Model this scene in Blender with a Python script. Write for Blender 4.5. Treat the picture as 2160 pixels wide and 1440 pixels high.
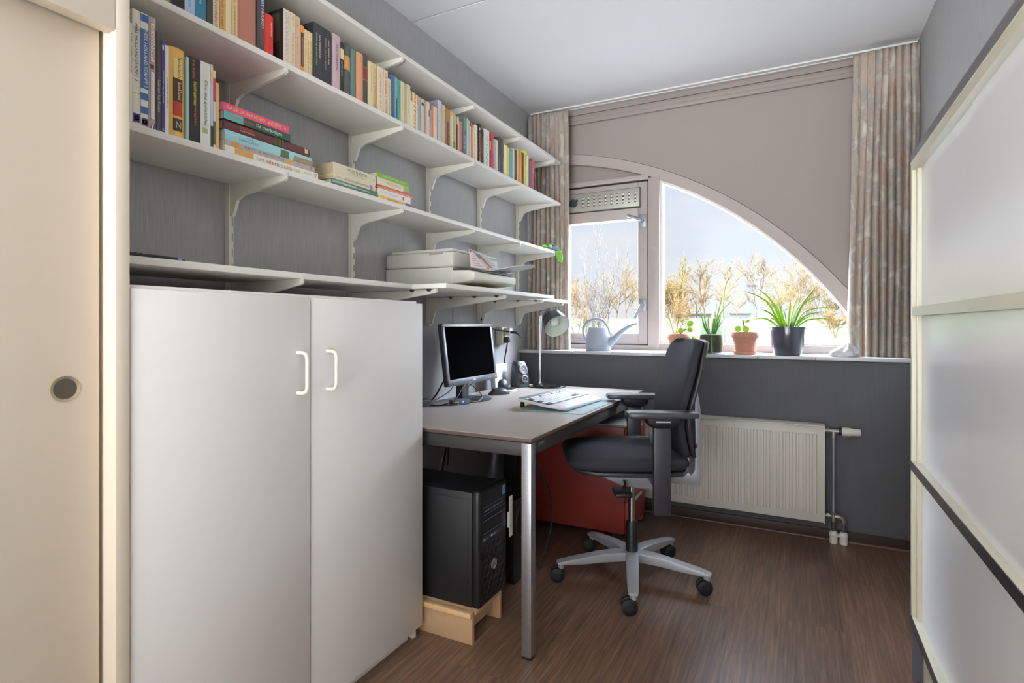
import bpy, bmesh, math, random
from mathutils import Vector, Matrix
for _o in list(bpy.data.objects): bpy.data.objects.remove(_o)
S = bpy.context.scene; COL = S.collection; PI = math.pi

# ------------------------------------------------------------------ camera, sky, sun, exposure
cd = bpy.data.cameras.new('camera'); cam = bpy.data.objects.new('camera', cd); COL.objects.link(cam)
cam.location = (0, 0, 1.13); cam.rotation_euler = (PI/2, 0, math.radians(27.15))
cd.sensor_width = 36; cd.lens = 1170.5/2160*36; cd.shift_y = -37/2160
cd.clip_start = 0.02; cd.clip_end = 600
S.camera = cam
S.view_settings.view_transform = 'Standard'; S.view_settings.look = 'None'
S.view_settings.exposure = 0.18; S.view_settings.gamma = 1.0; S.view_settings.use_curve_mapping = False
S.cycles.max_bounces = 9; S.cycles.diffuse_bounces = 5; S.cycles.glossy_bounces = 4
S.cycles.transparent_max_bounces = 12; S.cycles.transmission_bounces = 6; S.cycles.use_denoising = True
S.cycles.sample_clamp_indirect = 6.0; S.cycles.caustics_reflective = False; S.cycles.caustics_refractive = False

def world():
    w = bpy.data.worlds.new('sky'); S.world = w; w.use_nodes = True
    nt = w.node_tree; N = nt.nodes; L = nt.links; N.clear()
    out = N.new('ShaderNodeOutputWorld'); bg = N.new('ShaderNodeBackground')
    tc = N.new('ShaderNodeTexCoord'); sp = N.new('ShaderNodeSeparateXYZ')
    L.new(tc.outputs['Generated'], sp.inputs[0])
    ramp = N.new('ShaderNodeValToRGB'); e = ramp.color_ramp.elements
    e[0].position = 0.0; e[0].color = (0.30, 0.28, 0.24, 1)
    e[1].position = 1.0; e[1].color = (0.72, 0.83, 1.0, 1)
    for p, c in ((0.495, (0.45, 0.43, 0.36, 1)), (0.503, (0.76, 0.79, 0.83, 1)), (0.555, (0.70, 0.76, 0.86, 1)), (0.66, (0.62, 0.72, 0.92, 1))):
        k = e.new(p); k.color = c
    mr = N.new('ShaderNodeMapRange'); mr.inputs['From Min'].default_value = -1; mr.inputs['From Max'].default_value = 1
    L.new(sp.outputs['Z'], mr.inputs['Value']); L.new(mr.outputs[0], ramp.inputs[0])
    # soft clouds
    mp = N.new('ShaderNodeMapping'); mp.inputs['Scale'].default_value = (2.2, 2.2, 9)
    nz = N.new('ShaderNodeTexNoise'); nz.inputs['Scale'].default_value = 1.7; nz.inputs['Detail'].default_value = 5
    L.new(tc.outputs['Generated'], mp.inputs[0]); L.new(mp.outputs[0], nz.inputs['Vector'])
    cr = N.new('ShaderNodeValToRGB'); cr.color_ramp.elements[0].position = 0.42; cr.color_ramp.elements[1].position = 0.72
    L.new(nz.outputs['Fac'], cr.inputs[0])
    mx = N.new('ShaderNodeMix'); mx.data_type = 'RGBA'; mx.inputs['B'].default_value = (0.80, 0.81, 0.83, 1)
    L.new(cr.outputs[0], mx.inputs['Factor']); L.new(ramp.outputs[0], mx.inputs['A'])
    # added fill: sky overhead, at both sides and behind the camera brightened out of view
    hi = N.new('ShaderNodeMapRange'); hi.interpolation_type = 'SMOOTHSTEP'
    hi.inputs['From Min'].default_value = 0.22; hi.inputs['From Max'].default_value = 0.6
    hi.inputs['To Min'].default_value = 1.0; hi.inputs['To Max'].default_value = FILL_HIGH
    L.new(sp.outputs['Z'], hi.inputs['Value'])
    prev = hi.outputs[0]
    for f0, f1, amt in ((0.14, 0.50, FILL_EAST), (-0.45, -0.80, FILL_WEST)):
        g = N.new('ShaderNodeMapRange'); g.interpolation_type = 'SMOOTHSTEP'
        g.inputs['From Min'].default_value = f0; g.inputs['From Max'].default_value = f1; g.inputs['To Min'].default_value = 1.0; g.inputs['To Max'].default_value = amt
        L.new(sp.outputs['X'], g.inputs['Value'])
        k = N.new('ShaderNodeMath'); k.operation = 'MULTIPLY'; L.new(prev, k.inputs[0]); L.new(g.outputs[0], k.inputs[1]); prev = k.outputs[0]
    bk = N.new('ShaderNodeMapRange'); bk.interpolation_type = 'SMOOTHSTEP'
    bk.inputs['From Min'].default_value = 0.15; bk.inputs['From Max'].default_value = -0.6
    bk.inputs['To Min'].default_value = 0.0; bk.inputs['To Max'].default_value = 1.0
    L.new(sp.outputs['Y'], bk.inputs['Value'])
    m1 = N.new('ShaderNodeVectorMath'); m1.operation = 'SCALE'
    L.new(mx.outputs['Result'], m1.inputs[0]); L.new(prev, m1.inputs['Scale'])
    mx2 = N.new('ShaderNodeMix'); mx2.data_type = 'RGBA'
    lo = N.new('ShaderNodeMapRange'); lo.interpolation_type = 'SMOOTHSTEP'; lo.inputs['From Min'].default_value = 0.1; lo.inputs['From Max'].default_value = -0.3
    lo.inputs['To Min'].default_value = 1.0; lo.inputs['To Max'].default_value = FILL_BACK_LOW; L.new(sp.outputs['Z'], lo.inputs['Value'])
    m3 = N.new('ShaderNodeVectorMath'); m3.operation = 'SCALE'; m3.inputs[0].default_value = FILL_BACK[:3]; L.new(lo.outputs[0], m3.inputs['Scale']); L.new(m3.outputs[0], mx2.inputs['B'])
    L.new(bk.outputs[0], mx2.inputs['Factor']); L.new(m1.outputs[0], mx2.inputs['A'])
    L.new(mx2.outputs['Result'], bg.inputs['Color']); bg.inputs['Strength'].default_value = 1.0
    L.new(bg.outputs[0], out.inputs[0])
FILL_HIGH = 11.0; FILL_EAST = 13.0; FILL_WEST = 32.0; FILL_BACK = (3.3, 3.4, 3.55, 1); FILL_BACK_LOW = 6.0  # fill gains for sky the camera never sees
world()
sd = bpy.data.lights.new('sun', 'SUN'); sd.energy = 2.5; sd.angle = 0.02; sd.color = (1.0, 0.86, 0.62)
sun = bpy.data.objects.new('sun', sd); COL.objects.link(sun)
sun.rotation_euler = Vector((0.85, 0.42, -0.42)).to_track_quat('-Z', 'Y').to_euler(); sun.location = (-20, -5, 12)

# ------------------------------------------------------------------ materials
def lin(c):
    def f(v):
        v = v/255.0
        return v/12.92 if v <= 0.04045 else ((v+0.055)/1.055)**2.4
    return (f(c[0]), f(c[1]), f(c[2]), 1)
_M = {}
def mat(name, rgb=(200, 200, 200), rough=0.55, metal=0.0, spec=0.4, coat=0.0, noise=None, bump=None):
    """noise=(scale xyz, amount) varies the colour; bump=(scale xyz, strength, detail)"""
    if name in _M: return _M[name]
    m = bpy.data.materials.new(name); m.use_nodes = True; nt = m.node_tree; b = nt.nodes['Principled BSDF']
    b.inputs['Base Color'].default_value = lin(rgb); b.inputs['Roughness'].default_value = rough
    b.inputs['Metallic'].default_value = metal; b.inputs['Specular IOR Level'].default_value = spec
    b.inputs['Coat Weight'].default_value = coat
    tc = nt.nodes.new('ShaderNodeTexCoord') if (noise or bump) else None
    if noise:
        mp = nt.nodes.new('ShaderNodeMapping'); mp.inputs['Scale'].default_value = noise[0]
        n = nt.nodes.new('ShaderNodeTexNoise'); n.inputs['Scale'].default_value = 1.0; n.inputs['Detail'].default_value = 4
        nt.links.new(tc.outputs['Object'], mp.inputs[0]); nt.links.new(mp.outputs[0], n.inputs['Vector'])
        r = nt.nodes.new('ShaderNodeValToRGB'); a = noise[1]; l = lin(rgb)
        r.color_ramp.elements[0].position = 0.3; r.color_ramp.elements[1].position = 0.7
        r.color_ramp.elements[0].color = tuple(v*(1-a) for v in l[:3])+(1,)
        r.color_ramp.elements[1].color = tuple(min(1, v*(1+a)) for v in l[:3])+(1,)
        nt.links.new(n.outputs['Fac'], r.inputs[0]); nt.links.new(r.outputs[0], b.inputs['Base Color'])
    if bump:
        mp = nt.nodes.new('ShaderNodeMapping'); mp.inputs['Scale'].default_value = bump[0]
        n = nt.nodes.new('ShaderNodeTexNoise'); n.inputs['Scale'].default_value = 1.0; n.inputs['Detail'].default_value = bump[2]
        nt.links.new(tc.outputs['Object'], mp.inputs[0]); nt.links.new(mp.outputs[0], n.inputs['Vector'])
        bp = nt.nodes.new('ShaderNodeBump'); bp.inputs['Strength'].default_value = bump[1]; bp.inputs['Distance'].default_value = 0.002
        nt.links.new(n.outputs['Fac'], bp.inputs['Height']); nt.links.new(bp.outputs[0], b.inputs['Normal'])
    _M[name] = m; return m
def flat(rgb, rough=0.5):
    return mat('paint_%d_%d_%d_%d' % (rgb[0], rgb[1], rgb[2], int(rough*100)), rgb, rough)
def glass(name, tint=(1, 1, 1, 1), refl=1.0):
    if name in _M: return _M[name]
    m = bpy.data.materials.new(name); m.use_nodes = True; nt = m.node_tree; nt.nodes.clear()
    o = nt.nodes.new('ShaderNodeOutputMaterial'); t = nt.nodes.new('ShaderNodeBsdfTransparent'); g = nt.nodes.new('ShaderNodeBsdfGlossy')
    g.inputs['Roughness'].default_value = 0.03; t.inputs['Color'].default_value = tint
    f = nt.nodes.new('ShaderNodeLayerWeight'); f.inputs['Blend'].default_value = 0.5
    pw = nt.nodes.new('ShaderNodeMath'); pw.operation = 'POWER'; pw.inputs[1].default_value = 4.0; nt.links.new(f.outputs['Facing'], pw.inputs[0])
    mu = nt.nodes.new('ShaderNodeMath'); mu.operation = 'MULTIPLY_ADD'; mu.inputs[1].default_value = 0.6*refl; mu.inputs[2].default_value = 0.04*refl
    mx = nt.nodes.new('ShaderNodeMixShader'); L = nt.links
    L.new(pw.outputs[0], mu.inputs[0]); L.new(mu.outputs[0], mx.inputs[0]); L.new(t.outputs[0], mx.inputs[1]); L.new(g.outputs[0], mx.inputs[2]); L.new(mx.outputs[0], o.inputs[0])
    _M[name] = m; return m

WALL = mat('grey_wallpaper', (164, 163, 162), 0.7, 0, 0.3, noise=((300, 300, 9), 0.10), bump=((420, 420, 9), 0.55, 3))
WALLF = mat('dark_grey_front_wall', (92, 92, 95), 0.7, 0, 0.3, noise=((260, 260, 5), 0.06), bump=((420, 420, 9), 0.3, 3))  # darker grey than the side walls, for the wall under the sill
CEIL = mat('ceiling_plaster', (226, 226, 226), 0.9, 0, 0.1, bump=((260, 260, 260), 0.45, 4))
BEIGE = mat('beige_paint', (158, 146, 140), 0.55, 0, 0.35)
FRAME = mat('beige_frame_paint', (176, 164, 157), 0.4, 0, 0.4)
WHITE = mat('white_melamine', (226, 224, 220), 0.42, 0, 0.4)
SHELF = mat('shelf_white', (226, 223, 215), 0.45, 0, 0.4)
METALW = mat('white_enamel', (222, 220, 208), 0.4, 0, 0.4)
CREAM = mat('cream_paint', (206, 194, 176), 0.5, 0, 0.35)
CHROME = mat('chrome', (210, 212, 216), 0.12, 1.0)
STEEL = mat('brushed_steel', (176, 178, 182), 0.36, 0.9, noise=((30, 30, 900), 0.10))
SILVER = mat('silver_plastic', (176, 178, 184), 0.38, 0.35)
BLACK = mat('black_plastic', (30, 30, 32), 0.42, 0, 0.45)
DARKP = mat('dark_grey_plastic', (48, 48, 52), 0.4, 0, 0.45)
FABRIC = mat('charcoal_fabric', (50, 50, 56), 0.8, 0, 0.25, bump=((900, 900, 900), 0.35, 2))
RUBBER = mat('black_rubber', (26, 26, 27), 0.6)
PAGES = mat('book_pages', (226, 216, 196), 0.8, noise=((40, 40, 900), 0.07))
MDF = mat('raw_mdf', (182, 148, 112), 0.65, noise=((18, 18, 18), 0.05))
RED = mat('red_lacquer', (138, 54, 46), 0.4, 0, 0.4)
CABLE = mat('black_cable', (24, 24, 25), 0.5)
CABLEW = mat('grey_cable', (150, 148, 140), 0.5)
TERRA = mat('terracotta', (196, 140, 116), 0.75, noise=((60, 60, 60), 0.08))
SOIL = mat('soil', (60, 48, 38), 0.95, noise=((300, 300, 300), 0.4))

def floor_mat():
    m = bpy.data.materials.new('walnut_laminate'); m.use_nodes = True; nt = m.node_tree; L = nt.links; b = nt.nodes['Principled BSDF']
    tc = nt.nodes.new('ShaderNodeTexCoord'); mp = nt.nodes.new('ShaderNodeMapping'); mp.inputs['Rotation'].default_value = (0, 0, PI/2)
    mp.inputs['Location'].default_value = (0.35, 0.06, 0)
    br = nt.nodes.new('ShaderNodeTexBrick'); br.inputs['Scale'].default_value = 1.0
    br.inputs['Brick Width'].default_value = 1.28; br.inputs['Row Height'].default_value = 0.192; br.inputs['Mortar Size'].default_value = 0.0009
    br.inputs['Color1'].default_value = (0.0, 0, 0, 1); br.inputs['Color2'].default_value = (1, 1, 1, 1); br.inputs['Mortar'].default_value = (0.25, 0.25, 0.25, 1)
    br.inputs['Bias'].default_value = 0.0; br.offset = 0.37
    L.new(tc.outputs['Object'], mp.inputs[0]); L.new(mp.outputs[0], br.inputs['Vector'])
    m2 = nt.nodes.new('ShaderNodeMapping'); m2.inputs['Scale'].default_value = (70, 2.2, 1)
    n = nt.nodes.new('ShaderNodeTexNoise'); n.inputs['Scale'].default_value = 1.6; n.inputs['Detail'].default_value = 7; n.inputs['Roughness'].default_value = 0.65; n.inputs['Distortion'].default_value = 0.5
    ad = nt.nodes.new('ShaderNodeVectorMath'); ad.operation = 'MULTIPLY_ADD'; ad.inputs[1].default_value = (7, 7, 7)
    L.new(br.outputs['Color'], ad.inputs[0]); L.new(m2.outputs[0], ad.inputs[2]); L.new(tc.outputs['Object'], m2.inputs[0]); L.new(ad.outputs[0], n.inputs['Vector'])
    r = nt.nodes.new('ShaderNodeValToRGB'); e = r.color_ramp.elements
    e[0].position = 0.28; e[0].color = lin((74, 56, 46)); e[1].position = 0.74; e[1].color = lin((146, 117, 94))
    k = e.new(0.5); k.color = lin((108, 84, 68)); L.new(n.outputs['Fac'], r.inputs[0])
    mx = nt.nodes.new('ShaderNodeMix'); mx.data_type = 'RGBA'; mx.blend_type = 'MULTIPLY'; mx.inputs['Factor'].default_value = 1.0
    r2 = nt.nodes.new('ShaderNodeValToRGB'); r2.color_ramp.elements[0].color = (0.72, 0.70, 0.69, 1); r2.color_ramp.elements[1].color = (1.1, 1.06, 1.02, 1)
    L.new(br.outputs['Color'], r2.inputs[0]); L.new(r.outputs[0], mx.inputs['A']); L.new(r2.outputs[0], mx.inputs['B']); L.new(mx.outputs['Result'], b.inputs['Base Color'])
    b.inputs['Roughness'].default_value = 0.36; b.inputs['Specular IOR Level'].default_value = 0.5
    bp = nt.nodes.new('ShaderNodeBump'); bp.inputs['Strength'].default_value = 0.12; bp.inputs['Distance'].default_value = 0.001
    L.new(n.outputs['Fac'], bp.inputs['Height']); L.new(bp.outputs[0], b.inputs['Normal'])
    return m
FLOOR = floor_mat()
def curtain_mat():
    m = bpy.data.materials.new('curtain_cloth'); m.use_nodes = True; nt = m.node_tree; L = nt.links; b = nt.nodes['Principled BSDF']
    tc = nt.nodes.new('ShaderNodeTexCoord'); mp = nt.nodes.new('ShaderNodeMapping'); mp.inputs['Scale'].default_value = (1, 1, 1); mp.inputs['Rotation'].default_value = (0, 0, 0.6)
    n = nt.nodes.new('ShaderNodeTexNoise'); n.inputs['Scale'].default_value = 7; n.inputs['Detail'].default_value = 5; n.inputs['Distortion'].default_value = 1.2
    L.new(tc.outputs['UV'], mp.inputs[0]); L.new(mp.outputs[0], n.inputs['Vector'])
    r = nt.nodes.new('ShaderNodeValToRGB'); e = r.color_ramp.elements
    e[0].position = 0.30; e[0].color = lin((176, 152, 136)); e[1].position = 0.74; e[1].color = lin((232, 226, 216))
    for p, c in ((0.43, (194, 176, 160)), (0.52, (174, 168, 158)), (0.60, (206, 194, 180))):
        k = e.new(p); k.color = lin(c)
    L.new(n.outputs['Fac'], r.inputs[0])
    m2 = nt.nodes.new('ShaderNodeMapping'); m2.inputs['Rotation'].default_value = (0, 0, -0.9); m2.inputs['Scale'].default_value = (130, 14, 1)
    n2 = nt.nodes.new('ShaderNodeTexNoise'); n2.inputs['Scale'].default_value = 0.6; n2.inputs['Detail'].default_value = 3
    L.new(tc.outputs['UV'], m2.inputs[0]); L.new(m2.outputs[0], n2.inputs['Vector'])
    r2 = nt.nodes.new('ShaderNodeValToRGB'); r2.color_ramp.elements[0].position = 0.55; r2.color_ramp.elements[1].position = 0.75
    L.new(n2.outputs['Fac'], r2.inputs[0])
    mx = nt.nodes.new('ShaderNodeMix'); mx.data_type = 'RGBA'; mx.inputs['B'].default_value = lin((212, 206, 196))
    mm = nt.nodes.new('ShaderNodeMath'); mm.operation = 'MULTIPLY'; mm.inputs[1].default_value = 0.5
    L.new(r2.outputs[0], mm.inputs[0]); L.new(mm.outputs[0], mx.inputs['Factor']); L.new(r.outputs[0], mx.inputs['A']); L.new(mx.outputs['Result'], b.inputs['Base Color'])
    b.inputs['Roughness'].default_value = 0.62; b.inputs['Sheen Weight'].default_value = 0.15
    tr = nt.nodes.new('ShaderNodeBsdfTranslucent'); L.new(mx.outputs['Result'], tr.inputs['Color'])
    ms = nt.nodes.new('ShaderNodeMixShader'); ms.inputs[0].default_value = 0.22
    out = nt.nodes['Material Output']; L.new(b.outputs[0], ms.inputs[1]); L.new(tr.outputs[0], ms.inputs[2]); L.new(ms.outputs[0], out.inputs[0])
    return m
CURTAIN = curtain_mat()

# ------------------------------------------------------------------ mesh helpers
OFF = {}
class MB:
    def __init__(s): s.b = bmesh.new()
    def _tf(s, vs, M):
        if M is not None: bmesh.ops.transform(s.b, matrix=M, verts=vs)
    def box(s, x0, x1, y0, y1, z0, z1, bev=0.0, seg=2, M=None):
        t = bmesh.new(); bmesh.ops.create_cube(t, size=1)
        for v in t.verts: v.co = Vector(((x0+x1)/2+v.co.x*(x1-x0), (y0+y1)/2+v.co.y*(y1-y0), (z0+z1)/2+v.co.z*(z1-z0)))
        if bev > 0: bmesh.ops.bevel(t, geom=list(t.edges), offset=bev, segments=seg, profile=0.5, affect='EDGES', clamp_overlap=True)
        return s.add(t, M)
    def add(s, t, M=None):
        if M is not None: t.transform(M)
        me = bpy.data.meshes.new('tmp'); t.to_mesh(me); t.free(); s.b.from_mesh(me); bpy.data.meshes.remove(me); return s
    def rings(s, R, cap=True, closed=True, M=None):
        t = bmesh.new(); V = [[t.verts.new(p) for p in r] for r in R]; n = len(R[0])
        for a, c in zip(V, V[1:]):
            for i in range(n if closed else n-1):
                j = (i+1) % n
                try: t.faces.new((a[i], a[j], c[j], c[i]))
                except ValueError: pass
        if cap and closed:
            for r in (V[0][::-1], V[-1]):
                try: t.faces.new(r)
                except ValueError: pass
        bmesh.ops.recalc_face_normals(t, faces=t.faces); return s.add(t, M)
    def tube(s, pts, r, n=8, cap=True):
        P = [Vector(p) for p in pts]; rr = r if isinstance(r, (list, tuple)) else [r]*len(P)
        T = []
        for i in range(len(P)):
            a = P[max(0, i-1)]; c = P[min(len(P)-1, i+1)]; d = (c-a)
            T.append(d.normalized() if d.length > 1e-9 else Vector((0, 0, 1)))
        up = Vector((0, 0, 1)) if abs(T[0].z) < 0.9 else Vector((1, 0, 0))
        u = T[0].cross(up).normalized(); R = []
        for i, p in enumerate(P):
            u = (u - T[i]*u.dot(T[i]))
            u = u.normalized() if u.length > 1e-6 else T[i].orthogonal().normalized()
            w = T[i].cross(u)
            R.append([p+(u*math.cos(2*PI*k/n)+w*math.sin(2*PI*k/n))*rr[i] for k in range(n)])
        return s.rings(R, cap)
    def cyl(s, p0, p1, r0, r1=None, n=24): return s.tube([p0, p1], [r0, r0 if r1 is None else r1], n)
    def lathe(s, prof, c=(0, 0, 0), n=32, axis=None, sx=1, sy=1, cap=True):
        c = Vector(c); q = Vector(axis).to_track_quat('Z', 'X') if axis is not None else None
        R = []
        for r, z in prof:
            ring = []
            for k in range(n):
                v = Vector((r*sx*math.cos(2*PI*k/n), r*sy*math.sin(2*PI*k/n), z))
                if q: v = q @ v
                ring.append(c+v)
            R.append(ring)
        return s.rings(R, cap)
    def prism(s, poly, ax, a, b, bev=0.0, M=None):
        """poly 2-D; ax 'x': (y,z) at x=a..b; 'y': (x,z); 'z': (x,y)"""
        f = {'x': lambda p, h: (h, p[0], p[1]), 'y': lambda p, h: (p[0], h, p[1]), 'z': lambda p, h: (p[0], p[1], h)}[ax]
        t = bmesh.new(); A = [t.verts.new(f(p, a)) for p in poly]; B = [t.verts.new(f(p, b)) for p in poly]; n = len(poly)
        t.faces.new(A); t.faces.new(B[::-1])
        for i in range(n): t.faces.new((A[i], B[i], B[(i+1) % n], A[(i+1) % n]))
        bmesh.ops.recalc_face_normals(t, faces=t.faces)
        if bev > 0:
            bmesh.ops.bevel(t, geom=list(t.edges), offset=bev, segments=2, profile=0.5, affect='EDGES', clamp_overlap=True)
        return s.add(t, M)
    def quad(s, *p):
        t = bmesh.new(); t.faces.new([t.verts.new(q) for q in p]); return s.add(t)
    def build(s, name, m, parent=None, smooth=None, label=None):
        """smooth: None flat, else auto-smooth angle in degrees"""
        me = bpy.data.meshes.new(name)
        if smooth is not None:
            th = math.radians(smooth)
            for f in s.b.faces: f.smooth = True
            for e in s.b.edges:
                if len(e.link_faces) == 2:
                    try: e.smooth = e.calc_face_angle() < th
                    except ValueError: e.smooth = True
        s.b.to_mesh(me); s.b.free()
        for mm in (m if isinstance(m, (list, tuple)) else [m]): me.materials.append(mm)
        o = bpy.data.objects.new(name, me); COL.objects.link(o)
        if parent is None:
            xs = [v.co for v in me.vertices]
            c = Vector(((min(v.x for v in xs)+max(v.x for v in xs))/2, (min(v.y for v in xs)+max(v.y for v in xs))/2, min(v.z for v in xs)))
            me.transform(Matrix.Translation(-c)); o.location = c; OFF[o.name] = c
        else:
            c = OFF[parent.name]; me.transform(Matrix.Translation(-c)); o.parent = parent; OFF[o.name] = c
        if label: o['label'] = label
        return o
def thing(name, label, cat, loc=(0, 0, 0), group=None, rot=None):
    """Empty at the base.  rot given: children are modelled in its own local axes; otherwise in room coordinates."""
    o = bpy.data.objects.new(name, None); o.empty_display_size = 0.05; COL.objects.link(o); o.location = loc
    if rot is not None: o.rotation_euler = (0, 0, rot); OFF[o.name] = Vector((0, 0, 0))
    else: OFF[o.name] = Vector(loc)
    return tag(o, label, cat, group)
def tag(o, label, cat, group=None, kind=None):
    o['label'] = label; o['category'] = cat
    if group: o['group'] = group
    if kind: o['kind'] = kind
    return o
def struct(o, label=None):
    o['kind'] = 'structure'
    if label: o['label'] = label
    return o
def bx(name, m, dims, parent=None, bev=0.0, label=None):
    return MB().box(*dims, bev=bev).build(name, m, parent, 40 if bev else None, label)
def sring(c, a, b, e=2.5, n=28, ax='x'):
    """superellipse ring of half sizes a, b about c; ax = the axis it is normal to"""
    R = []
    for k in range(n):
        t = 2*PI*k/n; p = math.copysign(abs(math.cos(t))**(2/e), math.cos(t))*a; q = math.copysign(abs(math.sin(t))**(2/e), math.sin(t))*b
        R.append(Vector(c)+Vector({'x': (0, p, q), 'y': (p, 0, q), 'z': (p, q, 0)}[ax]))
    return R
def spline(P, k=6):
    P = [Vector(p) for p in P]; out = []
    for i in range(len(P)-1):
        a = P[max(0, i-1)]; b = P[i]; c = P[i+1]; d = P[min(len(P)-1, i+2)]
        for j in range(k):
            t = j/k
            out.append(0.5*((2*b)+(c-a)*t+(2*a-5*b+4*c-d)*t*t+(3*b-a-3*c+d)*t**3))
    return out+[P[-1]]
TXT = []
def text(body, parent, M, length, height, m, name='lettering', label=None, keep=False):
    """lettering centred on M (local x reads along, y up, z out), fitted in length x height"""
    TXT.append((body, parent, M, length, height, m, name, label, keep))
def flush_text():
    objs = []
    for body, parent, M, l, h, m, name, label, keep in TXT:
        c = bpy.data.curves.new(name, 'FONT'); c.body = body; c.align_x = 'CENTER'; c.align_y = 'CENTER'; c.size = 1.0; c.extrude = 0.0
        c.resolution_u = 2
        o = bpy.data.objects.new('tmp_text', c); COL.objects.link(o); objs.append(o)
    bpy.context.view_layer.update(); dg = bpy.context.evaluated_depsgraph_get()
    for (body, parent, M, l, h, m, name, label, keep), o in zip(TXT, objs):
        me = bpy.data.meshes.new_from_object(o.evaluated_get(dg)); bpy.data.objects.remove(o)
        xs = [v.co.x for v in me.vertices]; ys = [v.co.y for v in me.vertices]
        if not xs: continue
        cx = (min(xs)+max(xs))/2; cy = (min(ys)+max(ys))/2; sx = l/max(1e-6, max(xs)-min(xs)); sy = h/max(1e-6, max(ys)-min(ys))
        if keep: sx = sy = min(sx, sy)
        me.transform(Matrix.Diagonal((sx, sy, 1, 1)) @ Matrix.Translation((-cx, -cy, 0))); me.transform(M)
        me.transform(Matrix.Translation(-OFF[parent.name]))
        me.name = name; me.materials.clear(); me.materials.append(m)
        q = bpy.data.objects.new(name, me); COL.objects.link(q); q.parent = parent; OFF[q.name] = OFF[parent.name]
        if label: q['label'] = label
def axes(o, x, y):
    x = Vector(x).normalized(); y = Vector(y).normalized(); z = x.cross(y)
    M = Matrix((x, y, z)).transposed().to_4x4(); M.translation = Vector(o); return M
# ================================================================== the room
XL, XR, YF, YB, ZC = -1.667, 0.563, 3.367, 3.62, 2.60     # left wall, right wall, wall under the sill, panel wall round the window, ceiling
Y0 = -2.2
struct(bx('floor', FLOOR, (XL-0.1, XR+0.1, Y0, YF+0.3, -0.08, 0)))
mb = MB(); mb.box(XL-0.1, XR+0.1, Y0, 2.181, ZC, ZC+0.12); mb.box(XL-0.1, XR+0.1, 2.193, 3.95, ZC, ZC+0.12); mb.box(XL-0.1, XR+0.1, 2.175, 2.2, ZC+0.006, ZC+0.1)
struct(mb.build('ceiling', CEIL))
struct(bx('wall_left', WALL, (XL-0.12, XL, Y0, 3.95, -0.08, ZC+0.12)))
struct(bx('wall_right', WALL, (XR, XR+0.12, Y0, 3.95, -0.08, ZC+0.12)))
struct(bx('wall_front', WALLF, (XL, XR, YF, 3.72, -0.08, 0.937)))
# beige panel wall with the round-arched opening; arch centre and radii
AX, AZ, RI, RO = -1.749, -0.151, 2.412, 2.607
AX2, AZ2 = -1.81, -0.265
def arc(cx, cz, r, x0, x1, n=40): return [(x0+(x1-x0)*i/n, cz+math.sqrt(max(0, r*r-(x0+(x1-x0)*i/n-cx)**2))) for i in range(n+1)]
xe = AX2+math.sqrt(RO**2-(0.937-AZ2)**2)
poly = [(XL, ZC), (XL, arc(AX2, AZ2, RO, XL, XL+.01)[0][1])]+arc(AX2, AZ2, RO, XL, xe)[1:]+[(XR, 0.937), (XR, ZC)]
def strip(front, top, bot, y0, y1):
    """solid between two curves of (x,z)"""
    mb = MB(); R = []
    for (xa, za), (xb, zb) in zip(top, bot): R.append([(xa, y0, za), (xa, y1, za), (xb, y1, zb), (xb, y0, zb)])
    return mb.rings(R)
n = 48
top = [(XL+(XR-XL)*i/n, ZC) for i in range(n+1)]
bot = [(x, max(0.937, AZ2+math.sqrt(max(0, RO**2-(x-AX2)**2)))) for x, z in top]
struct(strip(0, top, bot, YB, 3.74).build('wall_front', BEIGE))
xi = AX+math.sqrt(RI**2-(0.957-AZ)**2)
a = arc(AX2, AZ2, RO-0.003, XL, xe-0.001, 60); b = []
for i in range(61):
    x = XL+(xi-XL)*i/60; b.append((x, AZ+math.sqrt(max(0, RI*RI-(x-AX)**2))))
band = strip(0, a, b, YB-0.004, 3.70).build('trim_1', FRAME, None, 40); struct(band, 'beige arched casing around the window')
mb = MB(); mb.box(XL, XR, YB-0.018, YB, 2.565, 2.6); mb.box(XL, XR, YB-0.010, YB, 2.53, 2.565, 0.004); mb.box(XL, XR, YB-0.022, YB, 2.500, 2.53, 0.006)
struct(mb.build('trim_2', BEIGE, None, 40), 'stepped beige cornice under the ceiling')
# ---- window
win = thing('window_1', 'quarter-round beige window with a fixed pane and a side-hung sash', 'window', (-0.6, YB, 0.957)); win['kind'] = 'structure'
MX0, MX1 = -0.858, -0.785
zt = lambda x: AZ+math.sqrt(max(0, RI*RI-(x-AX)**2))
mb = MB()
mb.box(MX0, MX1, YB-0.012, 3.70, 0.957, zt(MX1)+0.02, 0.004)
mb.box(MX1, xi, YB-0.008, 3.70, 0.957, 1.004, 0.004)
mb.box(XL, MX0, YB-0.008, 3.70, 0.957, 0.992, 0.004)
mb.box(XL, MX0, YB-0.006, 3.70, 2.072, 2.105, 0.003)
mb.build('frame', FRAME, win, 40)
xs = [XL+(MX0-XL)*i/20 for i in range(21)]
strip(0, [(x, zt(x)+0.01) for x in xs], [(x, 2.10) for x in xs], YB+0.035, 3.69).build('infill_panel', BEIGE, win)
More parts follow.
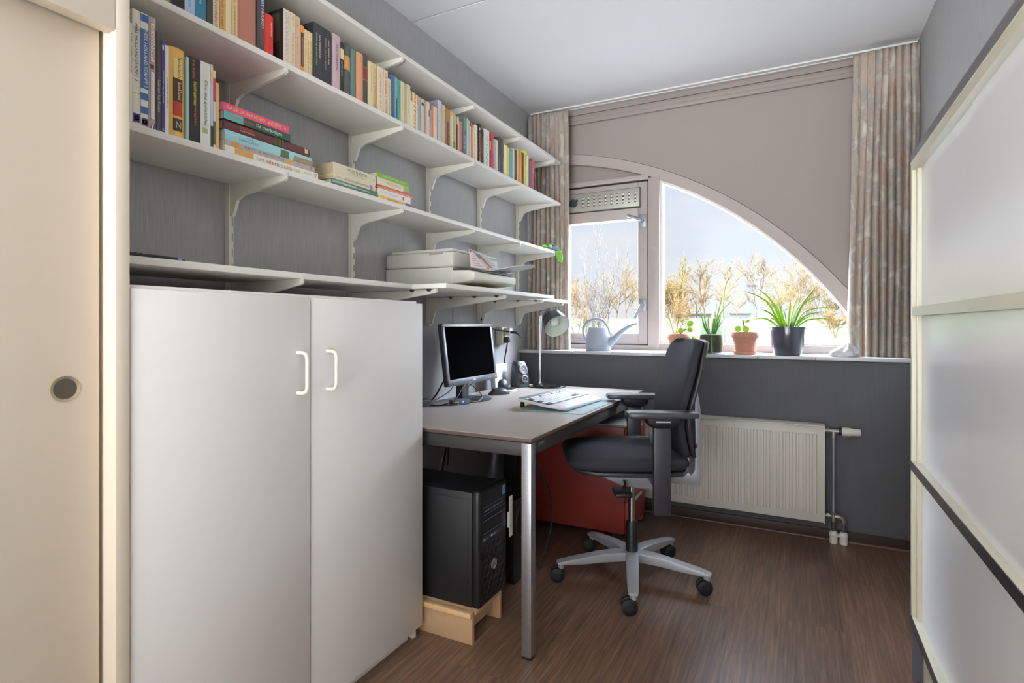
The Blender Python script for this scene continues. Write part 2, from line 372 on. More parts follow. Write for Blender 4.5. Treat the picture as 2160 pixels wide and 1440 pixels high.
# glazing bead and the fixed pane
xs = [MX1+(xi-MX1)*i/40 for i in range(41)]
strip(0, [(x, max(1.006, zt(x)+0.003)) for x in xs], [(x, max(1.004, zt(x)-0.014)) for x in xs], YB+0.012, 3.70).build('glazing_bead', mat('white_bead', (232, 230, 224), 0.4), win, 40)
bx('glazing_bead', mat('white_bead'), (MX1-0.002, MX1+0.016, YB+0.01, 3.70, 1.0, zt(MX1+.016)-.005), win)
bx('glazing_bead', mat('white_bead'), (MX1, xi, YB+0.012, 3.70, 1.003, 1.014), win)
PANE = glass('window_glass', (0.97, 0.98, 0.98, 1), 0.55)
strip(0, [(x, max(1.005, zt(x)-0.004)) for x in xs], [(x, 1.006) for x in xs], 3.672, 3.678).build('pane', PANE, win)
# sash
mb = MB(); sx0, sx1 = -1.62, MX0-0.006
mb.box(sx1-0.062, sx1, YB-0.002, 3.69, 0.998, 2.060, 0.003); mb.box(sx0, sx0+0.2, YB-0.002, 3.69, 0.998, 2.060, 0.003)
mb.box(sx0+0.2, sx1-0.062, YB-0.002, 3.69, 1.822, 2.060, 0.003); mb.box(sx0+0.2, sx1-0.062, YB-0.002, 3.69, 0.998, 1.066, 0.003)
sash = mb.build('sash', FRAME, win, 40)
bx('pane', PANE, (sx0+0.2, sx1-0.062, 3.660, 3.666, 1.066, 1.822), sash)
bx('gasket', BLACK, (sx0, sx1, YB+0.004, 3.66, 2.062, 2.070), win); bx('gasket', BLACK, (sx0, sx1, YB+0.004, 3.66, 0.993, 0.998), win)
GRV = mat('grey_green_metal', (168, 168, 156), 0.45, 0.3)
vent = bx('ventilation_grille', GRV, (-1.424, -0.912, YB-0.026, YB-0.002, 1.898, 2.020), win, 0.004)
bx('frame', DARKP, (-1.427, -0.909, YB-0.010, YB-0.002, 1.892, 2.025), vent)
mb = MB(); mw = MB()
for i in range(10):
    xx = -1.300+i*0.0402
    mb.box(xx-0.006, xx+0.006, YB-0.0275, YB-0.02, 1.925, 1.995)
    for k in range(3): mw.box(xx-0.004, xx+0.006, YB-0.0285, YB-0.0275, 1.932+k*0.023, 1.944+k*0.023)
mb.build('slots', mat('dark_slots', (84, 76, 68), 0.6), vent); mw.build('daylight_spots', flat((240, 240, 236)), vent)  # white blocks stand in for daylight showing through the grille holes
mb = MB(); mb.cyl((-1.365, YB-0.026, 1.957), (-1.365, YB-0.036, 1.957), 0.027); mb.box(-0.038, 0.038, -0.006, 0.006, -0.008, 0.008, 0.003, M=Matrix.Translation((-1.365, YB-0.041, 1.957)) @ Matrix.Rotation(-0.5, 4, 'Y'))
mb.build('knob', mat('navy_plastic', (52, 54, 64), 0.45), vent, 40)
GM = mat('grey_metal', (150, 152, 156), 0.4, 0.5)
for zz, dx, dz in ((1.805, -0.09, 0.035), (1.252, -0.045, -0.085)):
    mb = MB(); mb.box(sx1-0.058, sx1-0.008, YB-0.008, YB, zz-0.042, zz+0.042, 0.002); mb.cyl((sx1-0.033, YB, zz), (sx1-0.033, YB-0.032, zz), 0.013)
    mb.tube([(sx1-0.033, YB-0.034, zz), (sx1-0.033+dx*0.3, YB-0.038, zz+dz*0.3), (sx1-0.033+dx, YB-0.038, zz+dz)], [0.011, 0.010, 0.009], 10)
    mb.build('handle', GM, sash, 40)
bx('stay', GM, (-1.45, -1.21, YB-0.016, YB-0.004, 1.017, 1.034), sash, 0.003)
# ---- tiled sill
TILE = mat('sill_tile', (214, 215, 216), 0.3, 0, 0.5)
sill = thing('trim_3', 'pale tiled window sill', 'sill', (-0.5, 3.45, 0.937)); sill['kind'] = 'structure'
bx('bed', mat('grout', (110, 112, 116), 0.8), (XL, XR, YF, YB-0.008, 0.9375, 0.950), sill)
ed = [XL, -1.279, -1.030, -0.770, -0.487, -0.193, 0.09, XR]
for p, q in zip(ed, ed[1:]): bx('tile', TILE, (p+0.0015, q-0.0015, 3.342, YB-0.008, 0.938, 0.957), sill, 0.002)
# ---- skirting
WENGE = mat('wenge_skirting', (62, 48, 42), 0.5)
struct(bx('baseboard_front', WENGE, (XL, XR, YF-0.014, YF, 0, 0.052), None, 0.002))
struct(bx('trim_4', mat('threshold_wood', (128, 98, 80), 0.5), (XL, XR, YF-0.030, YF-0.014, 0, 0.007), None, 0.002), 'thin wooden floor bead')

# ================================================================== built-in closet at the near end of the shelves
cl = thing('built_in_closet', 'cream built-in closet with a sliding door and a round finger pull', 'closet', (-1.43, 0.1, 0))
bx('side_panel', CREAM, (XL+0.002, -1.200, 0.620, 0.646, 0, ZC-0.002), cl, 0.001)
bx('fascia', CREAM, (-1.232, -1.200, -2.19, 0.619, 1.712, ZC-0.002), cl, 0.001)
d = bx('sliding_door', CREAM, (-1.265, -1.243, -2.19, 0.612, 0.01, 1.76), cl, 0.001)
mb = MB(); mb.lathe([(0.020, -0.012), (0.0195, 0.0005), (0.0245, 0.002), (0.0245, 0.0), ], (-1.243, 0.5535, 1.006), 32, (1, 0, 0), cap=False)
g = mb.build('finger_pull', mat('worn_brass', (190, 176, 150), 0.35, 0.8), d, 50)
MB().lathe([(0.0001, 0.0006), (0.0196, 0.0006)], (-1.243, 0.5535, 1.006), 32, (1, 0, 0), cap=False).build('cup', mat('pull_cup', (96, 88, 76), 0.35, 0.6), g)

# ================================================================== white two-door cabinet
cb = thing('cabinet', 'tall white two-door cabinet below the lowest shelf', 'cabinet', (-1.4, 1.14, 0))
mb = MB(); mb.box(XL+0.01, -1.226, 0.650, 0.666, 0.0, 1.196); mb.box(XL+0.01, -1.226, 1.612, 1.628, 0.0, 1.196); mb.box(XL+0.01, XL+0.018, 0.666, 1.612, 0.06, 1.196); mb.box(XL+0.018, -1.226, 0.666, 1.612, 0.06, 0.078)
mb.build('carcass', WHITE, cb)
bx('top_panel', WHITE, (XL+0.01, -1.216, 0.648, 1.618, 1.197, 1.211), cb, 0.001)
bx('plinth', WHITE, (-1.256, -1.24, 0.67, 1.600, 0, 0.059), cb)
for y0, y1, yh, xf in ((0.649, 1.118, 1.074, -1.204), (1.123, 1.642, 1.183, -1.207)):
    dr = bx('door', WHITE, (xf-0.017, xf, y0, y1, 0.040, 1.203), cb, 0.0015)
    P = [(xf, yh, 0.943), (xf+0.022, yh, 0.943), (xf+0.032, yh, 0.948), (xf+0.036, yh, 0.958), (xf+0.036, yh, 1.037), (xf+0.032, yh, 1.047), (xf+0.022, yh, 1.052), (xf, yh, 1.052)]
    MB().tube(P, 0.0052, 12).build('handle', mat('ivory_plastic', (232, 228, 212), 0.35), dr, 60)

# ================================================================== wardrobe with sliding doors
wd = thing('wardrobe', 'low white sliding-door wardrobe with cream and dark rails', 'wardrobe', (0.44, 0.7, 0))
WX = 0.322
GLOSS = mat('white_gloss_panel', (236, 238, 241), 0.2, 0, 0.55)
RAILC = mat('champagne_rail', (222, 217, 196), 0.35, 0.0, 0.5)
RAILD = mat('dark_rail_face', (46, 46, 49), 0.35, 0.0, 0.5)
mb = MB(); mb.box(WX+0.004, XR-0.001, 2.146, 2.152, 0, 1.660); mb.box(WX+0.06, XR-0.001, -2.19, 2.146, 1.640, 1.660); mb.box(WX+0.07, WX+0.09, -2.19, 2.146, 0.0, 0.16)
mb.build('carcass', mat('wardrobe_side', (96, 98, 108), 0.35), wd)
bx('plinth', mat('plinth_cream', (176, 170, 150), 0.5), (WX+0.030, WX+0.036, -2.19, 2.144, 0.004, 0.186), wd)
for y0, y1, dx in ((1.524, 2.144, 0.004), (-2.19, 1.530, 0.0)):
    dr = thing('sliding_door', '', '', (WX, (y0+y1)/2, 0.18)); del dr['label']; del dr['category']; dr.parent = wd
    dr.location = Vector((WX, (y0+y1)/2, 0.18))-OFF[wd.name]; OFF[dr.name] = Vector((WX, (y0+y1)/2, 0.18))
    ye = 2.102 if y1 > 2 else y1
    for k, (z0, z1) in enumerate(((0.205, 0.678), (0.694, 1.160), (1.178, 1.622))):
        bx('panel', GLOSS, (WX+0.018+dx, WX+0.028+dx, y0, ye, z0, z1), dr)
    if y1 > 2:
        mb = MB(); mb.box(WX, WX+0.034, 2.122, 2.144, 0.18, 1.637, 0.002); mb.box(WX+0.010, WX+0.034, 2.100, 2.122, 0.18, 1.637, 0.004); mb.build('stile', RAILC, dr, 40)
for z0, z1, kind in ((0.182, 0.212, 'd'), (0.671, 0.699, 'd'), (1.155, 1.182, 'c'), (1.612, 1.637, 'c')):
    r = bx('rail', RAILC, (WX+0.0006, WX+0.030, -2.19, 2.143, z0, z1), wd, 0.001)
    if kind == 'd': bx('face', RAILD, (WX-0.001, WX+0.0006, -2.19, 2.143, z0, z1-0.0012), r)
tr = bx('top_rail', mat('top_rail_grey', (92, 92, 96), 0.4), (WX, WX+0.06, -2.19, 2.146, 1.6375, 1.667), wd, 0.001)
bx('lip', RAILC, (WX-0.001, WX+0.002, -2.19, 2.146, 1.6355, 1.6385), tr)

# ================================================================== curtains and rail
def curtain(name, label, x0t, x1t, x0b, x1b, yc, zt_, zb, seed, flatside, folds):
    rnd = random.Random(seed); nu, nv = 220, 44
    ph = [rnd.uniform(0, 6.28) for _ in range(6)]; me = bmesh.new(); uvl = me.loops.layers.uv.new('UVMap'); G = []
    warp = [rnd.uniform(-0.25, 0.25) for _ in range(folds+2)]
    for j in range(nv+1):
        v = j/nv; z = zt_+(zb-zt_)*v; row = []
        xa = x0t+(x0b-x0t)*v; xb = x1t+(x1b-x1t)*v
        pinch = math.exp(-((v-0.075)/0.05)**2)
        for i in range(nu+1):
            u = i/nu; uu = u if flatside == 'r' else 1-u
            flat_ = 1.0 if uu < 0.80 else max(0.25, 1-(uu-0.80)/0.08)
            s = u*folds; k = int(s); s += 0.35*math.sin(2*PI*(s+warp[min(k, folds)]))/(2*PI)*1.2
            amp = (0.016+0.018*min(1, v*1.3))*flat_*(1-0.25*pinch)
            y = yc+amp*math.sin(2*PI*s+ph[0]+0.5*math.sin(3*v+ph[1]))+0.006*math.sin(2*PI*s*2.1+ph[2]+2*v)*flat_*(1-0.5*v)
            x = xa+(xb-xa)*u+0.006*math.cos(2*PI*s+ph[0])*flat_+0.003*math.sin(7*v+9*u+ph[3])
            x += pinch*0.006*math.sin(2*PI*s*2+ph[4])
            zz = z+(0.004*math.sin(2*PI*s+ph[5]) if j == nv else 0)
            row.append((me.verts.new((x, y, zz)), (u*0.9, v*1.75)))
        G.append(row)
    for j in range(nv):
        for i in range(nu):
            q = [G[j][i], G[j][i+1], G[j+1][i+1], G[j+1][i]]; f = me.faces.new([p[0] for p in q])
            for lp, p in zip(f.loops, q): lp[uvl].uv = p[1]
    mb = MB(); mb.b.free(); mb.b = me; o = mb.build(name, CURTAIN, None, 80)
    md = o.modifiers.new('thickness', 'SOLIDIFY'); md.thickness = 0.002
    return tag(o, label, 'curtain')
curtain('curtain', 'grey-brown patterned curtain hanging in the corner beside the shelf ends', -1.655, -1.363, -1.655, -1.345, 3.475, 2.560, 0.845, 3, 'r', 9)
curtain('curtain', 'grey-brown patterned curtain hanging between the window and the wardrobe', 0.272, 0.556, 0.240, 0.556, 3.475, 2.565, 0.842, 8, 'l', 9)
rl = MB(); rl.box(XL+0.01, XR-0.005, 3.515, 3.520, 2.590, 2.5995); rl.box(XL+0.01, XR-0.005, 3.555, 3.560, 2.590, 2.5995); rl.box(XL+0.01, XR-0.005, 3.520, 3.555, 2.594, 2.5995)
tag(rl.build('curtain_rail', mat('rail_white', (224, 224, 222), 0.4)), 'white flush curtain rail running along the ceiling', 'curtain rail')

# ================================================================== radiator
rd = thing('radiator', 'white panel radiator on the grey wall under the window', 'radiator', (-0.37, 3.29, 0.1))
RX0, RX1 = -0.871, 0.129
mb = MB(); R = []
nf = 30
mb.box(RX0, RX1, 3.272, 3.284, 0.106, 0.604, 0.004)
for i in range(nf):
    c = RX0+0.03+(i+0.5)*(RX1-RX0-0.06)/nf; w = 0.0115
    mb.prism([(c-w, 3.272), (c-w*0.6, 3.2655), (c+w*0.6, 3.2655), (c+w, 3.272)], 'z', 0.150, 0.560)
mb.build('front_panel', mat('radiator_white', (214, 210, 198), 0.4), rd, 30)
mb = MB(); mb.box(RX0, RX1, 3.262, 3.360-0.005, 0.600, 0.606, 0.002)
for k in range(24): mb.box(RX0+0.03+k*0.039, RX0+0.055+k*0.039, 3.29, 3.345, 0.6055, 0.608)
mb.build('top_grille', mat('radiator_white'), rd)
for q in ((RX0, RX0+0.004), (RX1-0.004, RX1+0.001)): bx('side_cover', mat('radiator_white'), (q[0], q[1], 3.262, 3.35, 0.105, 0.605), rd, 0.001)
bx('back_panel', mat('radiator_white'), (RX0+0.01, RX1-0.01, 3.335, 3.347, 0.11, 0.6), rd)
bx('bracket', mat('radiator_white'), (-0.5, -0.47, 3.347, YF-0.0005, 0.2, 0.55), rd); bx('bracket', mat('radiator_white'), (-0.05, -0.02, 3.347, YF-0.0005, 0.2, 0.55), rd)
NI = mat('nickel_fitting', (160, 158, 150), 0.35, 0.7)
yv = 3.31
mb = MB(); mb.cyl((RX1, yv, 0.576), (0.150, yv, 0.576), 0.011); mb.cyl((0.140, yv, 0.576), (0.150, yv, 0.576), 0.016, n=6); mb.cyl((0.150, yv, 0.576), (0.193, yv, 0.576), 0.0115); mb.cyl((0.170, yv, 0.578), (0.170, yv, 0.548), 0.012); mb.cyl((0.170, yv, 0.548), (0.170, yv, 0.538), 0.008)
mb.build('valve', NI, rd, 40)
kn = MB().lathe([(0.018, 0.0), (0.023, 0.006), (0.023, 0.03), (0.019, 0.05), (0.018, 0.078), (0.015, 0.084), (0.0, 0.085)], (0.206, yv, 0.577), 28, (1, 0, 0)).build('thermostat_knob', METALW, rd, 40)
MB().cyl((0.193, yv, 0.577), (0.206, yv, 0.577), 0.019).build('collar', BLACK, rd, 40)
mb = MB(); mb.cyl((0.170, yv, 0.54), (0.170, yv, 0.150), 0.0065); mb.build('pipe', mat('pipe_grey', (150, 150, 152), 0.35, 0.4), rd, 60)
mb = MB(); mb.cyl((0.170, yv, 0.06), (0.170, yv, 0.12), 0.0085); mb.cyl((0.215, yv, 0.06), (0.215, yv, 0.105), 0.0085); mb.build('pipe', mat('pipe_dark', (92, 92, 96), 0.4, 0.3), rd, 60)
mb = MB(); mb.cyl((0.170, yv, 0.112), (0.170, yv, 0.155), 0.013); mb.cyl((0.170, yv, 0.148), (0.170, yv, 0.158), 0.017, n=6); mb.cyl((RX1, yv, 0.137), (0.170, yv, 0.137), 0.009); mb.cyl((0.138, yv, 0.137), (0.152, yv, 0.137), 0.016, n=6)
mb.tube([(0.172, yv, 0.137), (0.195, yv, 0.137), (0.210, yv, 0.130), (0.215, yv, 0.118), (0.215, yv, 0.10)], [0.012, 0.014, 0.012, 0.011, 0.012], 12); mb.cyl((0.215, yv, 0.097), (0.215, yv, 0.112), 0.015, n=6)
mb.build('lower_fitting', NI, rd, 40)
for xx in (0.170, 0.215):
    MB().lathe([(0.019, 0.0), (0.019, 0.038), (0.021, 0.040), (0.021, 0.050), (0.013, 0.062), (0.009, 0.062)], (xx, yv, 0.0), 24).build('pipe_sleeve', METALW, rd, 40)
bx('bridge', METALW, (0.185, 0.200, yv-0.006, yv+0.006, 0.034, 0.048), rd)
# ================================================================== wall shelving
FX = -1.389
SLOT = mat('slot_dark', (60, 58, 54), 0.7)
BOLT = mat('bolt_dark', (70, 68, 66), 0.4, 0.4)
ups = [1.196, 1.758, 2.303, 2.811, 3.308]
names = ['slotted white shelf upright closest to the closet', 'slotted white shelf upright between the two low book stacks', 'slotted white shelf upright behind the printer\'s paper end', 'slotted white shelf upright above the monitor', 'slotted white shelf upright beside the curtain']
ZSH = {1: 2.186, 2: 1.912, 3: 1.585, 4: 1.265}   # undersides
for k, (y, lab) in enumerate(zip(ups, names)):
    u = thing('shelf_upright', lab, 'shelf upright', (XL, y, 1.12), 'slotted shelf uprights on the wall')
    mb = MB(); mb.box(XL+0.0005, XL+0.022, y-0.0085, y+0.0085, 1.12, 2.215, 0.0015); mb.build('rail', METALW, u)
    ms = MB(); z = 1.15
    while z < 2.2:
        for s in (0.0032,): ms.box(XL+0.0215, XL+0.0226, y+s-0.0014, y+s+0.0014, z, z+0.026)
        z += 0.05
    ms.build('slots', SLOT, u)
    for lv in (1, 2, 3, 4):
        zs = ZSH[lv]; tip = FX
        if lv == 4: tip = [-1.321, -1.225, -1.215, -1.248, -1.332][k]
        xw = XL+0.0222; big = lv == 4
        w = 0.0055
        drop = 0.105 if not big else 0.135
        if k == 0 and big: drop = 0.075
        lo = 0.055 if not big else 0.075
        pr = [(xw, zs), (xw, zs-drop), (xw+0.012, zs-drop), (xw+0.034, zs-lo), (xw+0.06, zs-lo+0.012), (tip-0.004, zs-0.017), (tip, zs-0.012), (tip, zs)]
        br = MB().prism(pr, 'y', y-w, y+w, 0.0007).build('bracket', METALW, u)
        MB().box(tip, tip+0.0025, y-w, y+w, zs-0.013, zs+0.009, 0.0007).build('lip', METALW, br)
        if lv < 4: MB().cyl((xw+0.022, y-w-0.0008, zs-0.03), (xw+0.022, y-w+0.0005, zs-0.03), 0.0035, n=12).build('screw_head', flat((236, 234, 226)), br)
        if big and k in (1, 2, 3):
            for t in ((0.30, 0.62, 0.9) if k == 2 else ((0.74, 0.93) if k == 1 else (0.25, 0.62, 0.9))):
                xx = xw+(tip-xw)*t
                MB().lathe([(0.0, -0.006), (0.006, -0.004), (0.009, 0.0), (0.011, 0.0045)], (xx, y-0.011, zs-0.0055), 14).build('bolt', BOLT, br, 50)
            MB().cyl((xw, y-0.011, zs-0.004), (tip-0.01, y-0.011, zs-0.004), 0.0012, n=6).build('wire', mat('thin_wire', (150, 150, 150), 0.4, 0.5), br)
def board(lab, x0, x1, y0, y1, z0, z1, g='white shelf boards on the wall'):
    return tag(bx('shelf_board', SHELF, (x0, x1, y0, y1, z0, z1), None, 0.001), lab, 'shelf', g)
board('topmost white shelf board, empty above a full row of books', XL+0.024, FX, 0.648, 3.416, 2.186, 2.204)
board('white shelf board carrying the long full row of books', XL+0.024, FX, 0.648, 3.416, 1.912, 1.930)
board('white shelf board with cookbooks and low book stacks', XL+0.024, FX, 0.648, 3.326, 1.585, 1.603)
board('white shelf board above the tall cabinet, carrying a small black device', XL+0.024, -1.321, 0.648, 1.7315, 1.265, 1.283)
board('deep white shelf board carrying the printer', XL+0.024, -1.165, 1.7325, 2.777, 1.265, 1.283)
board('short white shelf board beside the printer shelf, reaching the curtain', XL+0.024, -1.321, 2.7785, 3.416, 1.265, 1.283)

# ================================================================== books
SX = -1.397; Z2 = 1.930; Z3 = 1.603
def book(y0, y1, h, rgb, label, zb, depth=0.135, round_=0.0, hard=False, group='books on the long full shelf', dx=0.0):
    """standing book, spine towards the room"""
    xs = SX-dx; t = y1-y0; th = min(0.0018, t*0.18)
    b = thing('book', label, 'book', (xs-depth/2, (y0+y1)/2, zb), group)
    y0 += 0.0002; y1 -= 0.0002
    n = 8; out = []
    for i in range(n+1):
        f = i/n; out.append((xs-round_*(2*f-1)**2, y0+(y1-y0)*f))
    prof = [(xs-depth, y0)]+out+[(xs-depth, y1), (xs-depth, y1-th), (xs-0.004-round_*0.9, y1-th), (xs-0.004-round_*0.9, y0+th), (xs-depth, y0+th)]
    MB().prism(prof, 'z', zb, zb+h).build('cover', flat(rgb, 0.45 if not hard else 0.6), b, 30)
    ins = 0.003 if hard else 0.0006
    MB().box(xs-depth+0.003, xs-0.0045-round_*0.9, y0+th, y1-th, zb+ins, zb+h-ins).build('pages', PAGES, b)
    b['geo'] = (xs, y0, y1, zb, h); return b
def spine_text(b, body, rgb, f0, f1, hw=0.6, off=0.0, keep=False, name='title'):
    """lettering from f0 to f1 measured from the top of the spine, reading downwards"""
    xs, y0, y1, zb, h = b['geo']; t = y1-y0
    text(body, b, axes((xs+0.0005, (y0+y1)/2+off*t, zb+h*(1-(f0+f1)/2)), (0, 0, -1), (0, 1, 0)), h*(f1-f0), t*hw, flat(rgb, 0.5), name, None, keep)
def patch(b, rgb, f0, f1, a0=0.0, a1=1.0, name='spine_patch', eps=0.0003, bow=0.0):
    xs, y0, y1, zb, h = b['geo']; t = y1-y0
    if bow:
        R = []
        for i in range(9):
            f = i/8; x = xs-bow*(2*f-1)**2+eps; R.append([(x-0.001, y0+t*f, zb+h*(1-f0)), (x, y0+t*f, zb+h*(1-f0)), (x, y0+t*f, zb+h*(1-f1)), (x-0.001, y0+t*f, zb+h*(1-f1))])
        return MB().rings(R).build(name, flat(rgb), b)
    return bx(name, flat(rgb), (xs-0.0005, xs+eps, y0+a0*t, y0+a1*t, zb+h*(1-f1), zb+h*(1-f0)), b)
W_ = (236, 232, 222); K_ = (34, 32, 32)
